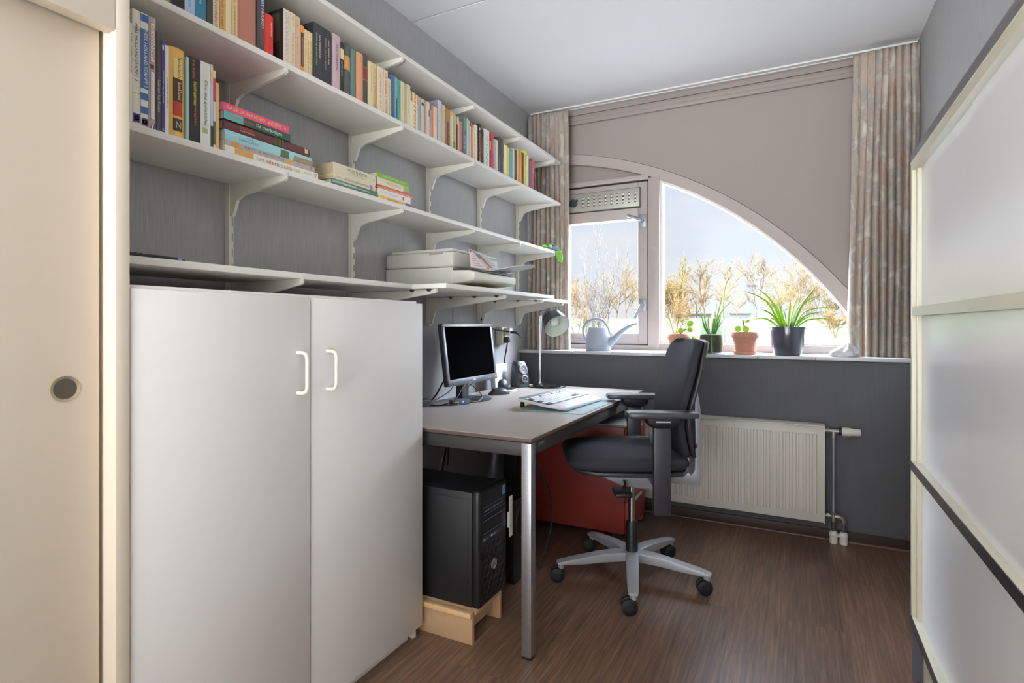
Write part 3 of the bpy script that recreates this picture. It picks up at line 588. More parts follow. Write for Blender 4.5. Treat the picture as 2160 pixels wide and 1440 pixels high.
# y0, y1, height, spine colour, label, depth, round, hard, lettering: (text, colour, from, to, height, offset)
ROW2 = [
(.8337,.8455,.200,(150,146,84),'olive green book at the closet end of the full row',.14,0,0,[]),
(.8457,.8494,.196,(70,52,34),'thin dark brown booklet beside the olive green book',.14,0,0,[]),
(.8496,.8823,.205,(206,176,112),'wide golden book with a black foot on its spine',.15,0,0,[('p',(30,28,26),.86,1.0)]),
(.8836,.9107,.210,(164,182,206),'pale blue book beside the teal-blue book',.15,0,0,[('...den Man',(110,128,160),.45,.9,.35,0)]),
(.9109,.9414,.212,(44,112,140),'wide teal-blue book with small cream lettering',.15,0,0,[('...mste Dag',(226,220,196),.42,.80,.2,.0)]),
(.9434,.9609,.208,(62,62,58),'charcoal book between the teal-blue book and a mottled cream one',.15,0,0,[]),
(.9612,.9802,.200,(206,196,168),'mottled cream book with slanting red lettering',.14,0,0,[('Het stenen bruidsbed',(176,52,40),.15,.98,.55,0)]),
(.9816,.9978,.196,(206,156,84),'orange-tan paperback with dark script lettering',.14,0,0,[('Friedrich archibald strohalm',(74,56,40),.1,.97,.5,0)]),
(.9982,1.0165,.196,(222,204,158),'plain pale yellow paperback beside the orange-tan one',.14,0,0,[('er',(120,100,70),.3,.5,.3,0)]),
(1.0172,1.0349,.198,(212,184,134),'tan paperback with brown script next to the thick salmon book',.14,0,0,[('de Thérèse van de rattenkoning',(110,88,66),.1,.97,.4,0)]),
(1.0353,1.0972,.205,(168,112,92),'thickest salmon-brown hardback on the full shelf',.16,.004,1,[]),
(1.1003,1.1263,.205,(72,68,70),'dark grey hardback with white capitals and a small blue figure',.15,.002,1,[('HARRY MULISCH',W_,.15,.66,.32,.15),('SIEGFRIED',(150,70,70),.68,.92,.3,.1),('p3',(58,110,176),.1,.36)]),
(1.1268,1.1581,.121,(204,52,48),'short bright red rounded hardback',.11,.005,1,[('Harry Mulisch',(240,220,206),.18,.52,.2,.15),('De Aanslag',(120,30,30),.52,.85,.2,.0)]),
(1.1915,1.2181,.167,(226,216,198),'thick paperback with white spine and dark photographic cover',.145,0,0,[('CONNIE PALMEN DE VRIENDSCHAP',(186,172,160),.06,.96,.5,0)]),
(1.2205,1.2357,.168,(224,206,166),'cream paperback beside the white-spined thick one',.13,0,0,[('hugo raes',(100,84,62),.06,.25,.5,0),('bankroet van een charmeur',(100,84,62),.37,.93,.5,0)]),
(1.2366,1.2556,.167,(204,174,152),'pinkish tan paperback next to the orange striped one',.13,0,0,[('A. Roland',(120,90,80),.1,.2,.3,0),('geschiedenis van een',(120,90,80),.4,.72,.3,0)]),
(1.2564,1.2721,.147,(220,140,62),'orange paperback with a black title stripe',.12,0,0,[('p2',(40,40,46),.15,.88),('JURRIAAN TEGENBOSCH DE MOORDENAAR',(206,200,190),.25,.86,.3,0)]),
(1.2727,1.2843,.141,(224,204,152),'first of three small cream paperbacks, beside the orange one',.11,0,0,[('met Van Schaik een zwerver voor',(120,100,70),.2,.98,.45,0)]),
(1.2846,1.2948,.141,(226,206,156),'middle of three small cream paperbacks',.11,0,0,[('Arthur van Schendel De waterman',(90,74,56),.2,.98,.5,0)]),
(1.2954,1.3058,.141,(222,198,140),'last of three small cream paperbacks, with torn spine',.11,0,0,[('Arthur Een zwerver verliefd',(130,108,74),.2,.98,.5,0)]),
(1.3098,1.3503,.183,(52,54,56),'thick black paperback with two white lines of lettering',.15,0,0,[('JAN SIEBELINK',W_,.17,.6,.16,.16),('Knielen op een bed violen',(214,208,198),.17,.75,.17,-.18)]),
(1.3514,1.3861,.183,(50,52,56),'black paperback with white and gold lettering lines',.15,.001,0,[('JAN SIEBELINK',W_,.17,.63,.16,.2),('Engelen van het duister',(206,180,124),.17,.75,.17,-.18)]),
(1.3969,1.4294,.186,(198,172,178),'mauve pink book with black and gold capitals',.15,.001,0,[('JAN SIEBELINK',(60,46,54),.17,.65,.34,0),('SUEZKADE',(226,184,112),.67,.98,.34,0)]),
(1.4298,1.446,.170,(40,42,46),'slim black book with a yellow label near its top',.14,0,0,[('p',(226,206,140),.12,.33),('SEPTEMBER',(220,216,206),.36,.68,.3,-.1)]),
(1.4469,1.4812,.180,(86,84,76),'thick dark grey rounded hardback with a tan label',.16,.005,1,[('b',(196,140,84),.26,.5)]),
(1.4824,1.5036,.172,(92,124,122),'sea-green cloth hardback beside the dark rounded one',.15,.002,1,[]),
(1.5096,1.5432,.174,(214,150,108),'salmon orange cloth hardback',.15,.002,1,[('..........',(180,112,76),.05,.18,.1,.1)]),
(1.5445,1.5675,.179,(72,72,70),'dark rounded hardback with a wine red label',.15,.003,1,[('b',(124,52,56),.26,.5)]),
(1.5707,1.5966,.166,(226,206,160),'wide cream paperback beside the dark hardback with wine red label',.14,0,0,[('Het oplettende meisje',(90,76,56),.08,.66,.3,.15)]),
(1.5977,1.6144,.168,(216,188,136),'tan paperback in front of a narrow dark gap',.14,0,0,[('DE KUS',(186,130,90),.12,.38,.4,0),('DE MANNEN IN DE LEVENDE',(90,76,56),.40,.97,.4,0)]),
(1.6218,1.6512,.168,(226,212,176),'ivory paperback with grey italic script',.14,0,0,[('Vijf fabels & drie',(140,128,112),.1,.93,.35,0)]),
(1.6551,1.6787,.169,(226,206,172),'cream paperback with tall red and grey capitals',.14,0,0,[('DE ZIENER',(184,70,52),.08,.55,.5,0),('S.VESTDIJK',(120,100,92),.58,.98,.5,0)]),
(1.6804,1.6955,.144,(222,202,160),'short cream paperback beside the denim blue book',.12,0,0,[('S. VESTDIJK het glinsterend pantser',(90,76,56),.1,.97,.4,0)]),
(1.6966,1.7154,.167,(70,108,152),'denim blue paperback on the full shelf',.14,0,0,[('S. VESTDIJK DE HOTELIER DOET NIET MEE',(52,76,110),.08,.95,.35,0)]),
(1.7211,1.7356,.167,(120,160,150),'patchy teal and black paperback with white script',.14,0,0,[('p4',(36,40,42),.48,.95),('De dokter en het lichte meisje',(216,222,214),.05,.97,.4,0)]),
(1.7365,1.7561,.163,(76,158,150),'plain turquoise paperback beside the patchy one',.14,0,0,[('S. VESTDIJK Avontuur met Titia',(40,92,90),.1,.66,.35,0)]),
(1.7576,1.777,.165,(224,208,166),'cream paperback next to the turquoise one',.14,0,0,[('S. VESTDIJK EEN ALPENROMAN',(140,124,96),.1,.7,.3,0)]),
(1.7794,1.7952,.164,(186,172,140),'khaki paperback between two cream ones',.14,0,0,[('S. VESTDIJK DE FILOSOOF',(120,106,82),.08,.65,.4,0)]),
(1.7964,1.8177,.167,(222,206,168),'cream paperback beside the photo-topped white one',.14,0,0,[('S. VESTDIJK DE BRUINE VRIEND',(140,124,96),.1,.7,.3,0)]),
(1.819,1.8324,.149,(230,224,212),'white paperback topped by a grey photograph',.125,0,0,[('q',(120,116,112),0,.26),('q5',(226,130,104),0,.28)]),
(1.8334,1.8514,.149,(226,218,150),'lemon yellow paperback with slanting orange capitals',.125,0,0,[('ANTON',(206,82,44),.03,.98,.8,.35)]),
(1.8546,1.8685,.146,(216,220,208),'pale mint paperback sharing orange capitals with the yellow one',.125,0,0,[('q5',(226,130,104),.0,.26)]),
(1.8698,1.887,.144,(160,166,166),'blue-grey paperback with faint small lettering',.125,0,0,[('q',(206,150,130),0,.2),('IVOREN WACHTERS',(120,124,124),.3,.62,.3,0)]),
(1.8936,1.9102,.144,(206,196,176),'stone paperback topped by a round black and white photo',.125,0,0,[('c',(52,50,50),.03,.26),('DE ANDERE SCHOOL',(140,130,116),.32,.62,.3,0)]),
(1.9116,1.9287,.145,(150,138,122),'taupe paperback with pale pink capitals',.125,0,0,[('WACHTER',(232,176,180),.05,.95,.8,.3)]),
(1.9304,1.9502,.146,(222,206,196),'pale pink paperback sharing capitals with the taupe one',.125,0,0,[('q5',(80,74,70),.22,.42),('TER',(226,150,160),.5,.95,.5,0)]),
(1.9516,1.9683,.142,(168,158,146),'grey-brown paperback beside the thin orange one',.125,0,0,[('q',(110,106,102),0,.18),('DE BEKER',(130,120,110),.25,.55,.3,0)]),
(1.969,1.9788,.145,(222,104,52),'thin bright orange paperback',.125,0,0,[]),
(1.9798,2.0065,.142,(222,208,180),'cream paperback leaning against the lilac book',.125,0,0,[('S. VESTDIJK ROMAN',(130,116,92),.12,.6,.25,0)]),
(2.0126,2.0418,.182,(196,198,208),'lilac-sided book with a silvery grey spine',.15,0,0,[('De jonge bruiloft',(120,124,140),.2,.9,.4,0)]),
(2.0462,2.0727,.174,(204,176,132),'plain tan hardback beside the silvery spine',.15,.001,1,[]),
(2.0772,2.1097,.166,(150,116,90),'sepia brown paperback with a photographic spine',.14,0,0,[('p2',(84,62,52),.35,.98),('Het leven van een ander',(206,188,156),.05,.95,.25,.2)]),
(2.1116,2.1284,.167,(222,200,140),'yellowish paperback with an orange top',.14,0,0,[('p',(228,160,50),0,.14),('Het eiland en de wind',(150,120,80),.2,.95,.4,0)]),
(2.1296,2.1362,.163,(226,222,220),'very thin white booklet beside the orange-topped one',.14,0,0,[]),
(2.1378,2.1513,.162,(150,160,166),'slim slate blue book darkening to its foot',.14,0,0,[('p',(96,112,108),.78,1.0)]),
(2.1525,2.1617,.160,(208,180,54),'thin mustard yellow paperback',.14,0,0,[]),
(2.1629,2.1726,.122,(40,38,38),'thin low black booklet next to the mustard one',.12,0,0,[]),
(2.1738,2.1843,.161,(206,182,176),'slim dusty pink paperback',.14,0,0,[]),
(2.1856,2.2077,.145,(206,140,130),'paperback with a busy red and white lettered spine',.13,0,0,[('EEN HELE REEKS KLEINE RODE LETTERS',(178,52,46),.05,.97,.7,0)]),
(2.2177,2.2506,.187,(88,110,98),'tall moss green book with yellow-green and lilac words',.15,0,0,[('HANNA BERVOETS',(160,196,62),.06,.38,.45,.1),('ER IS WEL EEN',(186,168,196),.52,.85,.5,.05)]),
(2.2519,2.266,.180,(196,194,206),'pale lilac paperback beside the moss green book',.14,0,0,[('een lange witte titel hier',(232,230,236),.1,.9,.4,0)]),
(2.2677,2.282,.175,(138,182,186),'light aqua paperback beside the pale lilac one',.14,0,0,[]),
(2.2829,2.2895,.151,(222,204,160),'very thin cream booklet beside the vermilion book',.13,0,0,[]),
(2.2903,2.3062,.170,(222,82,46),'vermilion hardback between cream and pale green spines',.14,.001,1,[('DE LANGE WEG',(232,160,120),.3,.8,.25,.1)]),
(2.3106,2.3298,.153,(206,212,176),'pale green and white paperback with dark green marks',.13,0,0,[('groene gedachten',(52,116,84),.15,.97,.4,.1)]),
(2.332,2.3524,.175,(222,216,204),'off-white paperback beside the black one with orange capitals',.14,0,0,[('een roman in drie delen',(160,152,140),.2,.8,.25,0)]),
(2.3625,2.3861,.190,(48,46,44),'black book with tall glowing orange capitals',.15,0,0,[('HOOGZOMER',(226,120,46),.22,.98,.7,0),('q6',(206,200,190),.1,.16)]),
(2.387,2.4067,.170,(52,50,50),'black book with tiny lime lettering beside the wide white one',.14,0,0,[('ander leven',(176,190,80),.4,.7,.3,0)]),
(2.421,2.4703,.183,(226,222,214),'wide white book with large teal capitals',.15,0,0,[('TONIO',(62,152,140),.36,.99,.5,0),('A.F.TH.\nVAN DER\nHEIJDEN',(120,116,110),.15,.32,.6,.05)]),
(2.4718,2.4891,.155,(72,66,66),'low dark paperback with a yellow and blue patch',.13,0,0,[('p2',(220,180,44),.12,.4),('p4',(120,60,70),.65,1.0)]),
(2.4901,2.5203,.185,(190,52,50),'tall crimson hardback with a white line of lettering',.15,.003,1,[('DE RODE KAMER',(236,210,196),.15,.55,.2,.2)]),
(2.5223,2.5381,.163,(156,176,206),'sky blue paperback beside the crimson hardback',.14,0,0,[('tussen lucht en zee',(90,110,150),.3,.95,.35,0)]),
(2.5397,2.5603,.163,(222,206,174),'cream paperback wedged beside the black-green hardbacks',.14,0,0,[]),
(2.5614,2.5881,.184,(64,66,60),'first black-green rounded hardback, next to the cream paperback',.15,.003,1,[('van de koele meren',(196,188,150),.55,.95,.25,.2)]),
(2.5892,2.6294,.183,(66,64,62),'wider black-green rounded hardback beside the white one',.15,.004,1,[('de stille kracht',(206,200,180),.52,.95,.2,.25)]),
(2.6348,2.6523,.163,(226,222,216),'white paperback beside the lemon yellow hardback',.14,0,0,[]),
(2.6545,2.6789,.169,(232,204,40),'bright lemon yellow rounded hardback',.14,.003,1,[]),
(2.68,2.6901,.160,(206,186,140),'thin buff booklet between the yellow and steel blue books',.13,0,0,[]),
(2.6912,2.7316,.161,(92,146,150),'wide steel blue hardback with fine white lettering',.14,.001,1,[('op een dag aan zee',(206,220,220),.1,.55,.14,0)]),
(2.7333,2.753,.171,(206,196,176),'stone white book behind the dark paperbacks',.14,0,0,[]),
(2.7542,2.7724,.171,(66,64,62),'dark paperback with a fine white spine line',.14,0,0,[('nooit meer slapen vannacht',(196,190,180),.1,.8,.25,0)]),
(2.7735,2.7883,.174,(74,70,68),'dark brown paperback with pale capitals',.14,0,0,[('DE DONKERE KAMER',(176,168,160),.3,.65,.35,0)]),
(2.7895,2.8027,.182,(206,192,96),'slim straw yellow book between dark paperbacks',.14,0,0,[]),
(2.8045,2.8135,.174,(110,112,108),'thin grey booklet beside the tangerine book',.14,0,0,[]),
(2.8153,2.8445,.181,(220,120,60),'tangerine orange book near the curtain end',.14,0,0,[('het verhaal',(236,190,150),.55,.8,.2,.1)]),
(2.8458,2.8724,.181,(58,58,56),'black book beside the lime yellow one',.14,0,0,[('zwart op wit',(200,196,186),.15,.4,.2,.1)]),
(2.8736,2.9115,.200,(204,206,62),'tall lime yellow book with small black capitals',.15,0,0,[('ZOMEREN / NAZOMEREN',(74,74,40),.08,.97,.3,.1)]),
(2.9134,2.9359,.180,(222,218,210),'white book beside the lime yellow one',.14,0,0,[('kleine letters',(150,146,140),.3,.7,.2,0)]),
(2.9371,2.9547,.167,(84,82,78),'dark grey book third from the curtain end',.14,0,0,[]),
(2.9566,2.9856,.163,(132,72,84),'plum book with a violet stripe, second from the curtain end',.14,0,0,[('p4',(96,80,130),.05,1.0)]),
(2.9876,3.011,.183,(170,72,70),'brick red hardback at the curtain end of the full row',.15,.001,1,[('EIND',(220,190,180),.3,.5,.3,0)]),
]
def finish(b, deco, rnd_):
    for d in deco:
        if len(d) == 4 or (len(d) == 4): pass
        k = d[0]
        if k == 'p': patch(b, d[1], d[2], d[3])
        elif k == 'p2': patch(b, d[1], d[2], d[3], .2, .8)
        elif k == 'p3': patch(b, d[1], d[2], d[3], .45, .75, 'blue_figure')
        elif k == 'p4': patch(b, d[1], d[2], d[3], .55, .95)
        elif k == 'q': patch(b, d[1], d[2], d[3], .1, .75, 'photo_patch')
        elif k == 'q5': patch(b, d[1], d[2], d[3], .75, 1.0)
        elif k == 'q6': patch(b, d[1], d[2], d[3], .2, .7)
        elif k == 'b': patch(b, d[1], d[2], d[3], name='spine_label', bow=rnd_, eps=.0006); patch(b, (206, 170, 110), d[2]-.012, d[2]-.004, name='gold_line', bow=rnd_, eps=.0006); patch(b, (206, 170, 110), d[3]+.004, d[3]+.012, name='gold_line', bow=rnd_, eps=.0006)
        elif k == 'c':
            xs, y0, y1, zb, h = b['geo']; MB().lathe([(0.0, 0.0004), ((y1-y0)*.48, 0.0004), ((y1-y0)*.48, -0.0003)], (xs, (y0+y1)/2, zb+h*.85), 20, (1, 0, 0), sx=1.0, sy=1.0).build('photo_disc', flat(d[1]), b)
        else: spine_text(b, k, d[1], d[2], d[3], d[4], d[5])
for y0, y1, h, c, lab, dep, rd_, hd, deco in ROW2:
    b = book(y0, y1, h, c, lab, Z2, dep, rd_, bool(hd)); finish(b, deco, rd_)
    if 'dark photographic cover' in lab:
        xs = SX; bx('front_cover', flat((44, 38, 36)), (xs-.145, xs-.001, y0-.0006, y0+.0003, Z2, Z2+h), b); bx('cover_photo', flat((86, 78, 62)), (xs-.12, xs-.018, y0-.001, y0-.0005, Z2+.07, Z2+h-.01), b)
    if 'lilac-sided' in lab: bx('front_cover', flat((132, 128, 152)), (SX-.15, SX-.001, y0-.0006, y0+.0003, Z2, Z2+h), b)
G3 = 'cookbooks standing on the lower bookshelf'
ROW3 = [
(.7522,.7569,.237,(236,226,204),'thin cream book with red letters touching the closet',.17,0,0,[('DE GROTE',(196,84,64),.1,.5,.4,.2)]),
(.7579,.7761,.274,(222,216,200),'tall white plank-patterned cookbook with dark capitals',.2,.002,0,[('HEEL HOLLAND STAMPT 3',(44,44,84),.12,.62,.42,0),('p7',(44,56,110),.90,.975),('line',(170,160,146),.16,.165),('line',(170,160,146),.72,.724),('line',(180,170,156),.45,.453)]),
(.7766,.7946,.274,(222,218,206),'blue and white checked cookbook with white capitals',.2,.001,0,[('p',(64,96,150),.01,.075),('p',(64,96,150),.14,.66),('HEEL HOLLAND STAMPT 2',(240,240,236),.15,.65,.42,.1),('p',(64,96,150),.70,.76),('p',(64,96,150),.82,.88),('p7',(44,56,110),.92,.985)]),
(.7957,.8125,.274,(168,164,150),'grey cookbook with two red-edged white labels',.2,.002,0,[('p2',(200,110,84),.05,.40),('p2b',(238,234,224),.055,.395),('HEEL HOLLAND STAMPT',(56,60,84),.07,.38,.42,0),('p2',(90,96,130),.48,.91),('p2b',(238,234,226),.485,.905),('De lekkerste stamppotten',(200,110,90),.5,.89,.25,0),('q6',(110,62,44),.42,.46),('tri',(0,0,0),.94,.99)]),
(.8131,.8251,.245,(72,70,66),'slim dark grey cookbook with white script',.19,.001,0,[('Iedereen kan Koken',(220,216,206),.48,.8,.5,0),('Ramsay',(110,62,54),.2,.45,.5,0)]),
(.8256,.8332,.229,(72,58,110),'thin purple cookbook with small white lettering',.18,0,0,[('de kookserie eten met plezier',(206,200,220),.32,.68,.6,0),('q6',(220,216,230),.05,.1),('q6',(110,160,206),.95,.98)]),
(.8337,.8437,.221,(230,228,222),'thin white cookbook with plain dark capitals',.18,0,0,[('EEN WEEK MET VLEESCH',(90,90,88),.36,.7,.35,0)]),
(.8449,.8861,.226,(206,164,84),'worn golden old cookbook with frayed taped spine',.17,.006,1,[('p8',(214,190,120),.12,.34),('p8',(70,48,34),.34,.6),('p8',(160,52,36),.6,.76),('p8',(50,44,38),.79,.93),('Nederlands',(60,46,34),.10,.33,.22,.12),('kookboek',(226,206,160),.38,.58,.22,.12),('Z',(200,180,140),.82,.9,.3,.05)]),
(.8879,.8948,.215,(160,196,190),'thin mint cookbook beside the black one',.18,0,0,[]),
(.8954,.9256,.220,(40,38,38),'black cookbook with orange and yellow lettering',.18,.001,0,[('De beste',(216,110,52),.03,.25,.24,-.1),('Surinaamse',(226,196,60),.28,.56,.34,.05),('recepten',(216,110,52),.56,.8,.24,0)]),
(.9262,.9541,.221,(228,226,220),'wide white cookbook with dark green italics',.18,0,0,[('Elke dag gehaktdag',(52,84,74),.22,.76,.36,0),('q6',(150,164,96),.79,.85)]),
(.9548,.9616,.223,(176,196,214),'thin light blue booklet with colourful top',.18,0,0,[('p',(222,196,120),.03,.2),('p',(60,56,44),.74,1.0)]),
(.9623,.9691,.210,(220,210,196),'thin red and white booklet near the tan one',.18,0,0,[('p',(190,52,50),.1,.4),('p',(90,100,60),.65,.95)]),
(.9705,.9788,.180,(206,168,112),'thin tan booklet beside the low stack',.16,0,0,[]),
]
for y0, y1, h, c, lab, dep, rd_, hd, deco in ROW3:
    b = book(y0, y1, h, c, lab, Z3, dep, rd_, bool(hd), G3); xs, a0, a1, zb, hh = b['geo']; t = a1-a0
    for d in deco:
        if d[0] == 'p7':
            patch(b, d[1], d[2], d[3], .1, .9, 'logo_square'); zc = zb+hh*(1-(d[2]+d[3])/2)
            MB().lathe([(0.0001, 0.0006), (t*.36, 0.0006)], (xs, (a0+a1)/2, zc), 24, (1, 0, 0), sx=.95, sy=1.0).build('logo_disc', flat((236, 206, 44)), b)
            text('LiDL', b, axes((xs+.0008, (a0+a1)/2, zc), (0, 1, 0), (0, 0, 1)), t*.42, t*.2, flat((50, 70, 150)), 'logo_letters')
            bx('logo_dot', flat((200, 48, 44)), (xs+.0006, xs+.0009, (a0+a1)/2-t*.06, (a0+a1)/2+t*.02, zc-t*.1, zc+t*.12), b)
        elif d[0] == 'p8': patch(b, d[1], d[2], d[3], .22, .78, 'spine_picture', eps=.0007)
        elif d[0] == 'p2b': patch(b, d[1], d[2], d[3], .25, .75, 'label_face', eps=.0004)
        elif d[0] == 'line': patch(b, d[1], d[2], d[3], .0, 1.0, 'plank_line')
        elif d[0] == 'tri':
            for q, cc in enumerate(((200, 60, 52), (236, 234, 230), (60, 80, 140))):
                MB().prism([(a0+t*(.1+.22*q), zb+.002), (a0+t*(.32+.22*q), zb+.002), (a0+t*(.52+.16*q), zb+.015), (a0+t*(.36+.16*q), zb+.015)], 'x', xs, xs+.0004).build('flag_stripe', flat(cc), b)
        elif d[0] in ('p', 'p2', 'q6'): finish(b, [d], rd_)
        else: text(d[0], b, axes((xs+.0009, (a0+a1)/2+d[5]*t, zb+hh*(1-(d[2]+d[3])/2)), (0, 0, -1), (0, 1, 0)), hh*(d[3]-d[2]), t*d[4], flat(d[1]), 'title')
    if 'worn golden' in lab:
        rnd = random.Random(4); mb = MB()
        for i in range(7):
            yy = a0+t*(.1+.13*i); mb.prism([(yy-.004, zb+hh-.004), (yy+.004, zb+hh-.004), (yy+rnd.uniform(-.003, .003), zb+hh+rnd.uniform(.001, .005))], 'x', xs-.006, xs-.004)
        mb.build('frayed_edge', flat((190, 140, 64)), b)
def lying(name, y0, y1, z0, th, rgb, label, group, depth=.17, edge=(216, 208, 190), rnd_=0.0, dx=0.0, hard=False, deco=()):
    """book lying flat, spine towards the room"""
    xs = SX-dx; b = thing('book', label, 'book', (xs-depth/2, (y0+y1)/2, z0), group)
    t = 0.0018 if hard else 0.0009; n = 8
    out = [(xs-rnd_*(2*i/n-1)**2, z0+.0002+(th-.0004)*i/n) for i in range(n+1)]
    prof = [(xs-depth, z0+.0002)]+out+[(xs-depth, z0+th-.0002), (xs-depth, z0+th-t), (xs-.004-rnd_*.9, z0+th-t), (xs-.004-rnd_*.9, z0+t), (xs-depth, z0+t)]
    MB().prism(prof, 'y', y0, y1).build('cover', flat(rgb, .45), b, 30)
    i_ = .003 if hard else .0004
    bx('pages', flat(edge, .8), (xs-depth+.003, xs-.0045-rnd_*.9, y0+i_, y1-i_, z0+t, z0+th-t), b)
    L_ = y1-y0
    for d in deco:
        if d[0] == 'p': bx('spine_patch', flat(d[1]), (xs-.0008-rnd_, xs+.0003, y0+L_*d[2], y0+L_*d[3], z0+th*d[4], z0+th*d[5]), b)
        else: text(d[0], b, axes((xs+.0006, y0+L_*(d[2]+d[3])/2, z0+th*d[4]), (0, 1, 0), (0, 0, 1)), L_*(d[3]-d[2]), th*d[5], flat(d[1]), 'title')
    return b
GS = 'cookbooks lying in the stack beside the standing cookbooks'; z = Z3
ST1 = [
(.9967,1.3296,.0205,(230,224,208),'white cookbook at the bottom of the stack by the standing cookbooks',.2,0,0,[('p',(196,150,84),.09,.27,.05,.95),('het',(150,146,140),.30,.38,.45,.6),('uien',(150,52,62),.405,.52,.45,.55),('kookboek',(150,146,140),.525,.78,.45,.62),('Brian Glover',(130,126,120),.83,.92,.5,.25),('VSP',(110,106,102),.95,.98,.5,.6)]),
(.9971,1.3144,.0155,(176,164,160),'mauve-grey cookbook with small food pictures, second from the stack bottom',.2,0,0,[('p',(196,140,74),.06,.14,.05,.95),('RIJST & RISOTTO',(112,104,130),.19,.62,.5,.6),('p',(206,160,84),.66,.72,.05,.95),('Christine Ingram',(140,130,130),.76,.88,.5,.2),('VSP',(80,74,76),.94,.97,.5,.6)]),
(.9962,1.3054,.0275,(158,206,210),'light blue cookbook with a fish on its spine',.2,.003,1,[('VIS &',(60,96,120),.22,.29,.68,.2),('ZEEVRUCHTEN',(60,96,120),.14,.34,.38,.22),('p',(84,104,70),.60,.70,.0,.8),('p',(150,134,104),.76,.99,.02,.6)]),
(.9942,1.2956,.0268,(96,52,52),'maroon wok cookbook with orange lettering',.2,.006,1,[('WOK',(196,76,46),.16,.32,.62,.36),('KOOKBOEK',(220,200,180),.16,.32,.3,.14),('p',(82,90,54),.55,.57,.05,.95),('p',(82,90,54),.60,.62,.05,.95),('p',(70,50,40),.57,.60,.05,.95),('p',(82,90,54),.64,.655,.05,.95),('p',(196,180,140),.93,.97,.3,.8)]),
(.9926,1.2174,.0222,(52,84,66),'dark green novel with a turquoise end and white lettering',.16,0,0,[('p',(92,170,168),0,.27,0,1.0),('HERMAN',(196,120,92),.04,.26,.5,.36),('KOCH',(190,104,70),.28,.42,.5,.36),('De overbodigen',(236,236,230),.46,.86,.5,.62)]),
(.9893,1.2132,.0220,(214,76,120),'hot pink novel with yellow capitals on top of the stack',.15,0,0,[('SASKIA NOORT ADEM',(226,214,70),.05,.86,.5,.42),('p',(200,130,80),.91,.95,.35,.7)]),
]
for y0, y1, th, c, lab, dep, rd_, hd, deco in ST1:
    lying('book', y0, y1, z, th, c, lab, GS, dep, rnd_=rd_, hard=bool(hd), deco=deco); z += th+.0003
GP = 'field guides lying in the middle stack'; z = Z3
for y0, y1, th, c, lab, dep, rd_, hd, edge, deco in [
(1.3904,1.6202,.0205,(82,116,98),'dark green nature guide at the bottom of the middle stack',.13,0,1,(206,200,186),[('p',(30,50,40),0,1,0,.18),('p',(150,170,150),.0,.5,.45,.8),('MEREN EN VIJVERS IN NEDERLAND',(226,228,220),.22,.82,.5,.32)]),
(1.4034,1.6086,.0190,(224,212,186),'cream pond plant guide, middle of the middle stack',.2,.002,0,(190,170,134),[('Thieme',(130,120,104),.04,.14,.5,.25),('VENEN, PLASSEN EN POELEN',(112,106,88),.22,.82,.5,.45),('p',(150,130,170),.85,.92,.05,.9),('p',(206,196,90),.92,.97,.05,.6)]),
(1.4034,1.6104,.0385,(214,206,178),'thick cream wild plant guide on top of the middle stack',.2,.003,0,(176,162,134),[('WILDE PLANTEN',(70,112,92),.28,.76,.66,.24),('IN BELEID',(190,150,110),.40,.66,.45,.09),('VAN HET EUROPESE OEVERS',(200,150,110),.30,.74,.30,.09),('?',(60,56,50),.93,.96,.5,.25)])]:
    lying('book', y0, y1, z, th, c, lab, GP, dep, edge=edge, rnd_=rd_, hard=bool(hd), deco=deco); z += th+.0003
GB = 'small books lying in the stack above the printer'; z = Z3
for y0, y1, th, c, lab, dep, rd_, hd, deco in [
(1.6244,1.8199,.0125,(226,176,84),'yellow book with a blue end at the bottom of the printer-side stack',.14,0,0,[('p',(96,100,160),.83,1.0,0,1),('Cavaleria rusticana',(60,52,44),.25,.58,.5,.5)]),
(1.6244,1.8199,.0265,(232,230,226),'white book with a red spot, second lowest of the printer-side stack',.14,0,0,[('het recept voor',(150,146,140),.06,.3,.6,.12),('hartenlust',(170,156,120),.33,.6,.55,.25),('p',(190,100,80),.74,.79,.25,.75),('0+',(120,116,112),.9,.95,.4,.2)]),
(1.6231,1.8324,.0135,(206,92,70),'red hardback in the middle of the printer-side stack',.15,.003,1,[('p',(236,214,180),0,1,.16,.28),('recepten van de markt',(236,206,170),.1,.5,.65,.28)]),
(1.6218,1.8137,.0262,(226,218,190),'cream newt guide, second from the top of the printer-side stack',.14,.002,0,[('NIEUWE HORTUS',(176,164,124),.25,.7,.5,.4),('p',(150,170,110),.8,1.0,.05,.9)]),
(1.6202,1.81,.0178,(124,166,66),'leaf green book on top of the printer-side stack',.15,.001,1,[('WILDE PLANTEN IN DE TUIN',(220,232,196),.15,.62,.5,.32),('de Boer',(206,224,180),.68,.86,.5,.3)])]:
    lying('book', y0, y1, z, th, c, lab, GB, dep, rnd_=rd_, hard=bool(hd), deco=deco); z += th+.0003
# small things on the shelves
z4 = 1.283
dv = thing('remote_control', 'small black handheld device lying on the shelf above the cabinet', 'remote control', (-1.36, 0.78, z4))
R = []
for f, hgt in ((0, .004), (.1, .008), (.5, .0105), (.85, .010), (1.0, .006)):
    R.append(sring((-1.365, .70+.155*f, z4+.0003+hgt/2), .024*(.7+.3*math.sin(PI*min(1, f+.15))), hgt/2, 4, 20, 'y'))
MB().rings(R).build('shell', BLACK, dv, 60)
mb = MB(); [mb.cyl((-1.375+.01*(i % 3), .73+.012*(i//3), z4+.008), (-1.375+.01*(i % 3), .73+.012*(i//3), z4+.0118), .003, n=10) for i in range(9)]; mb.build('keys', DARKP, dv)
bx('lens', flat((150, 150, 220), .1), (-1.347, -1.345, .835, .845, z4+.003, z4+.008), dv)
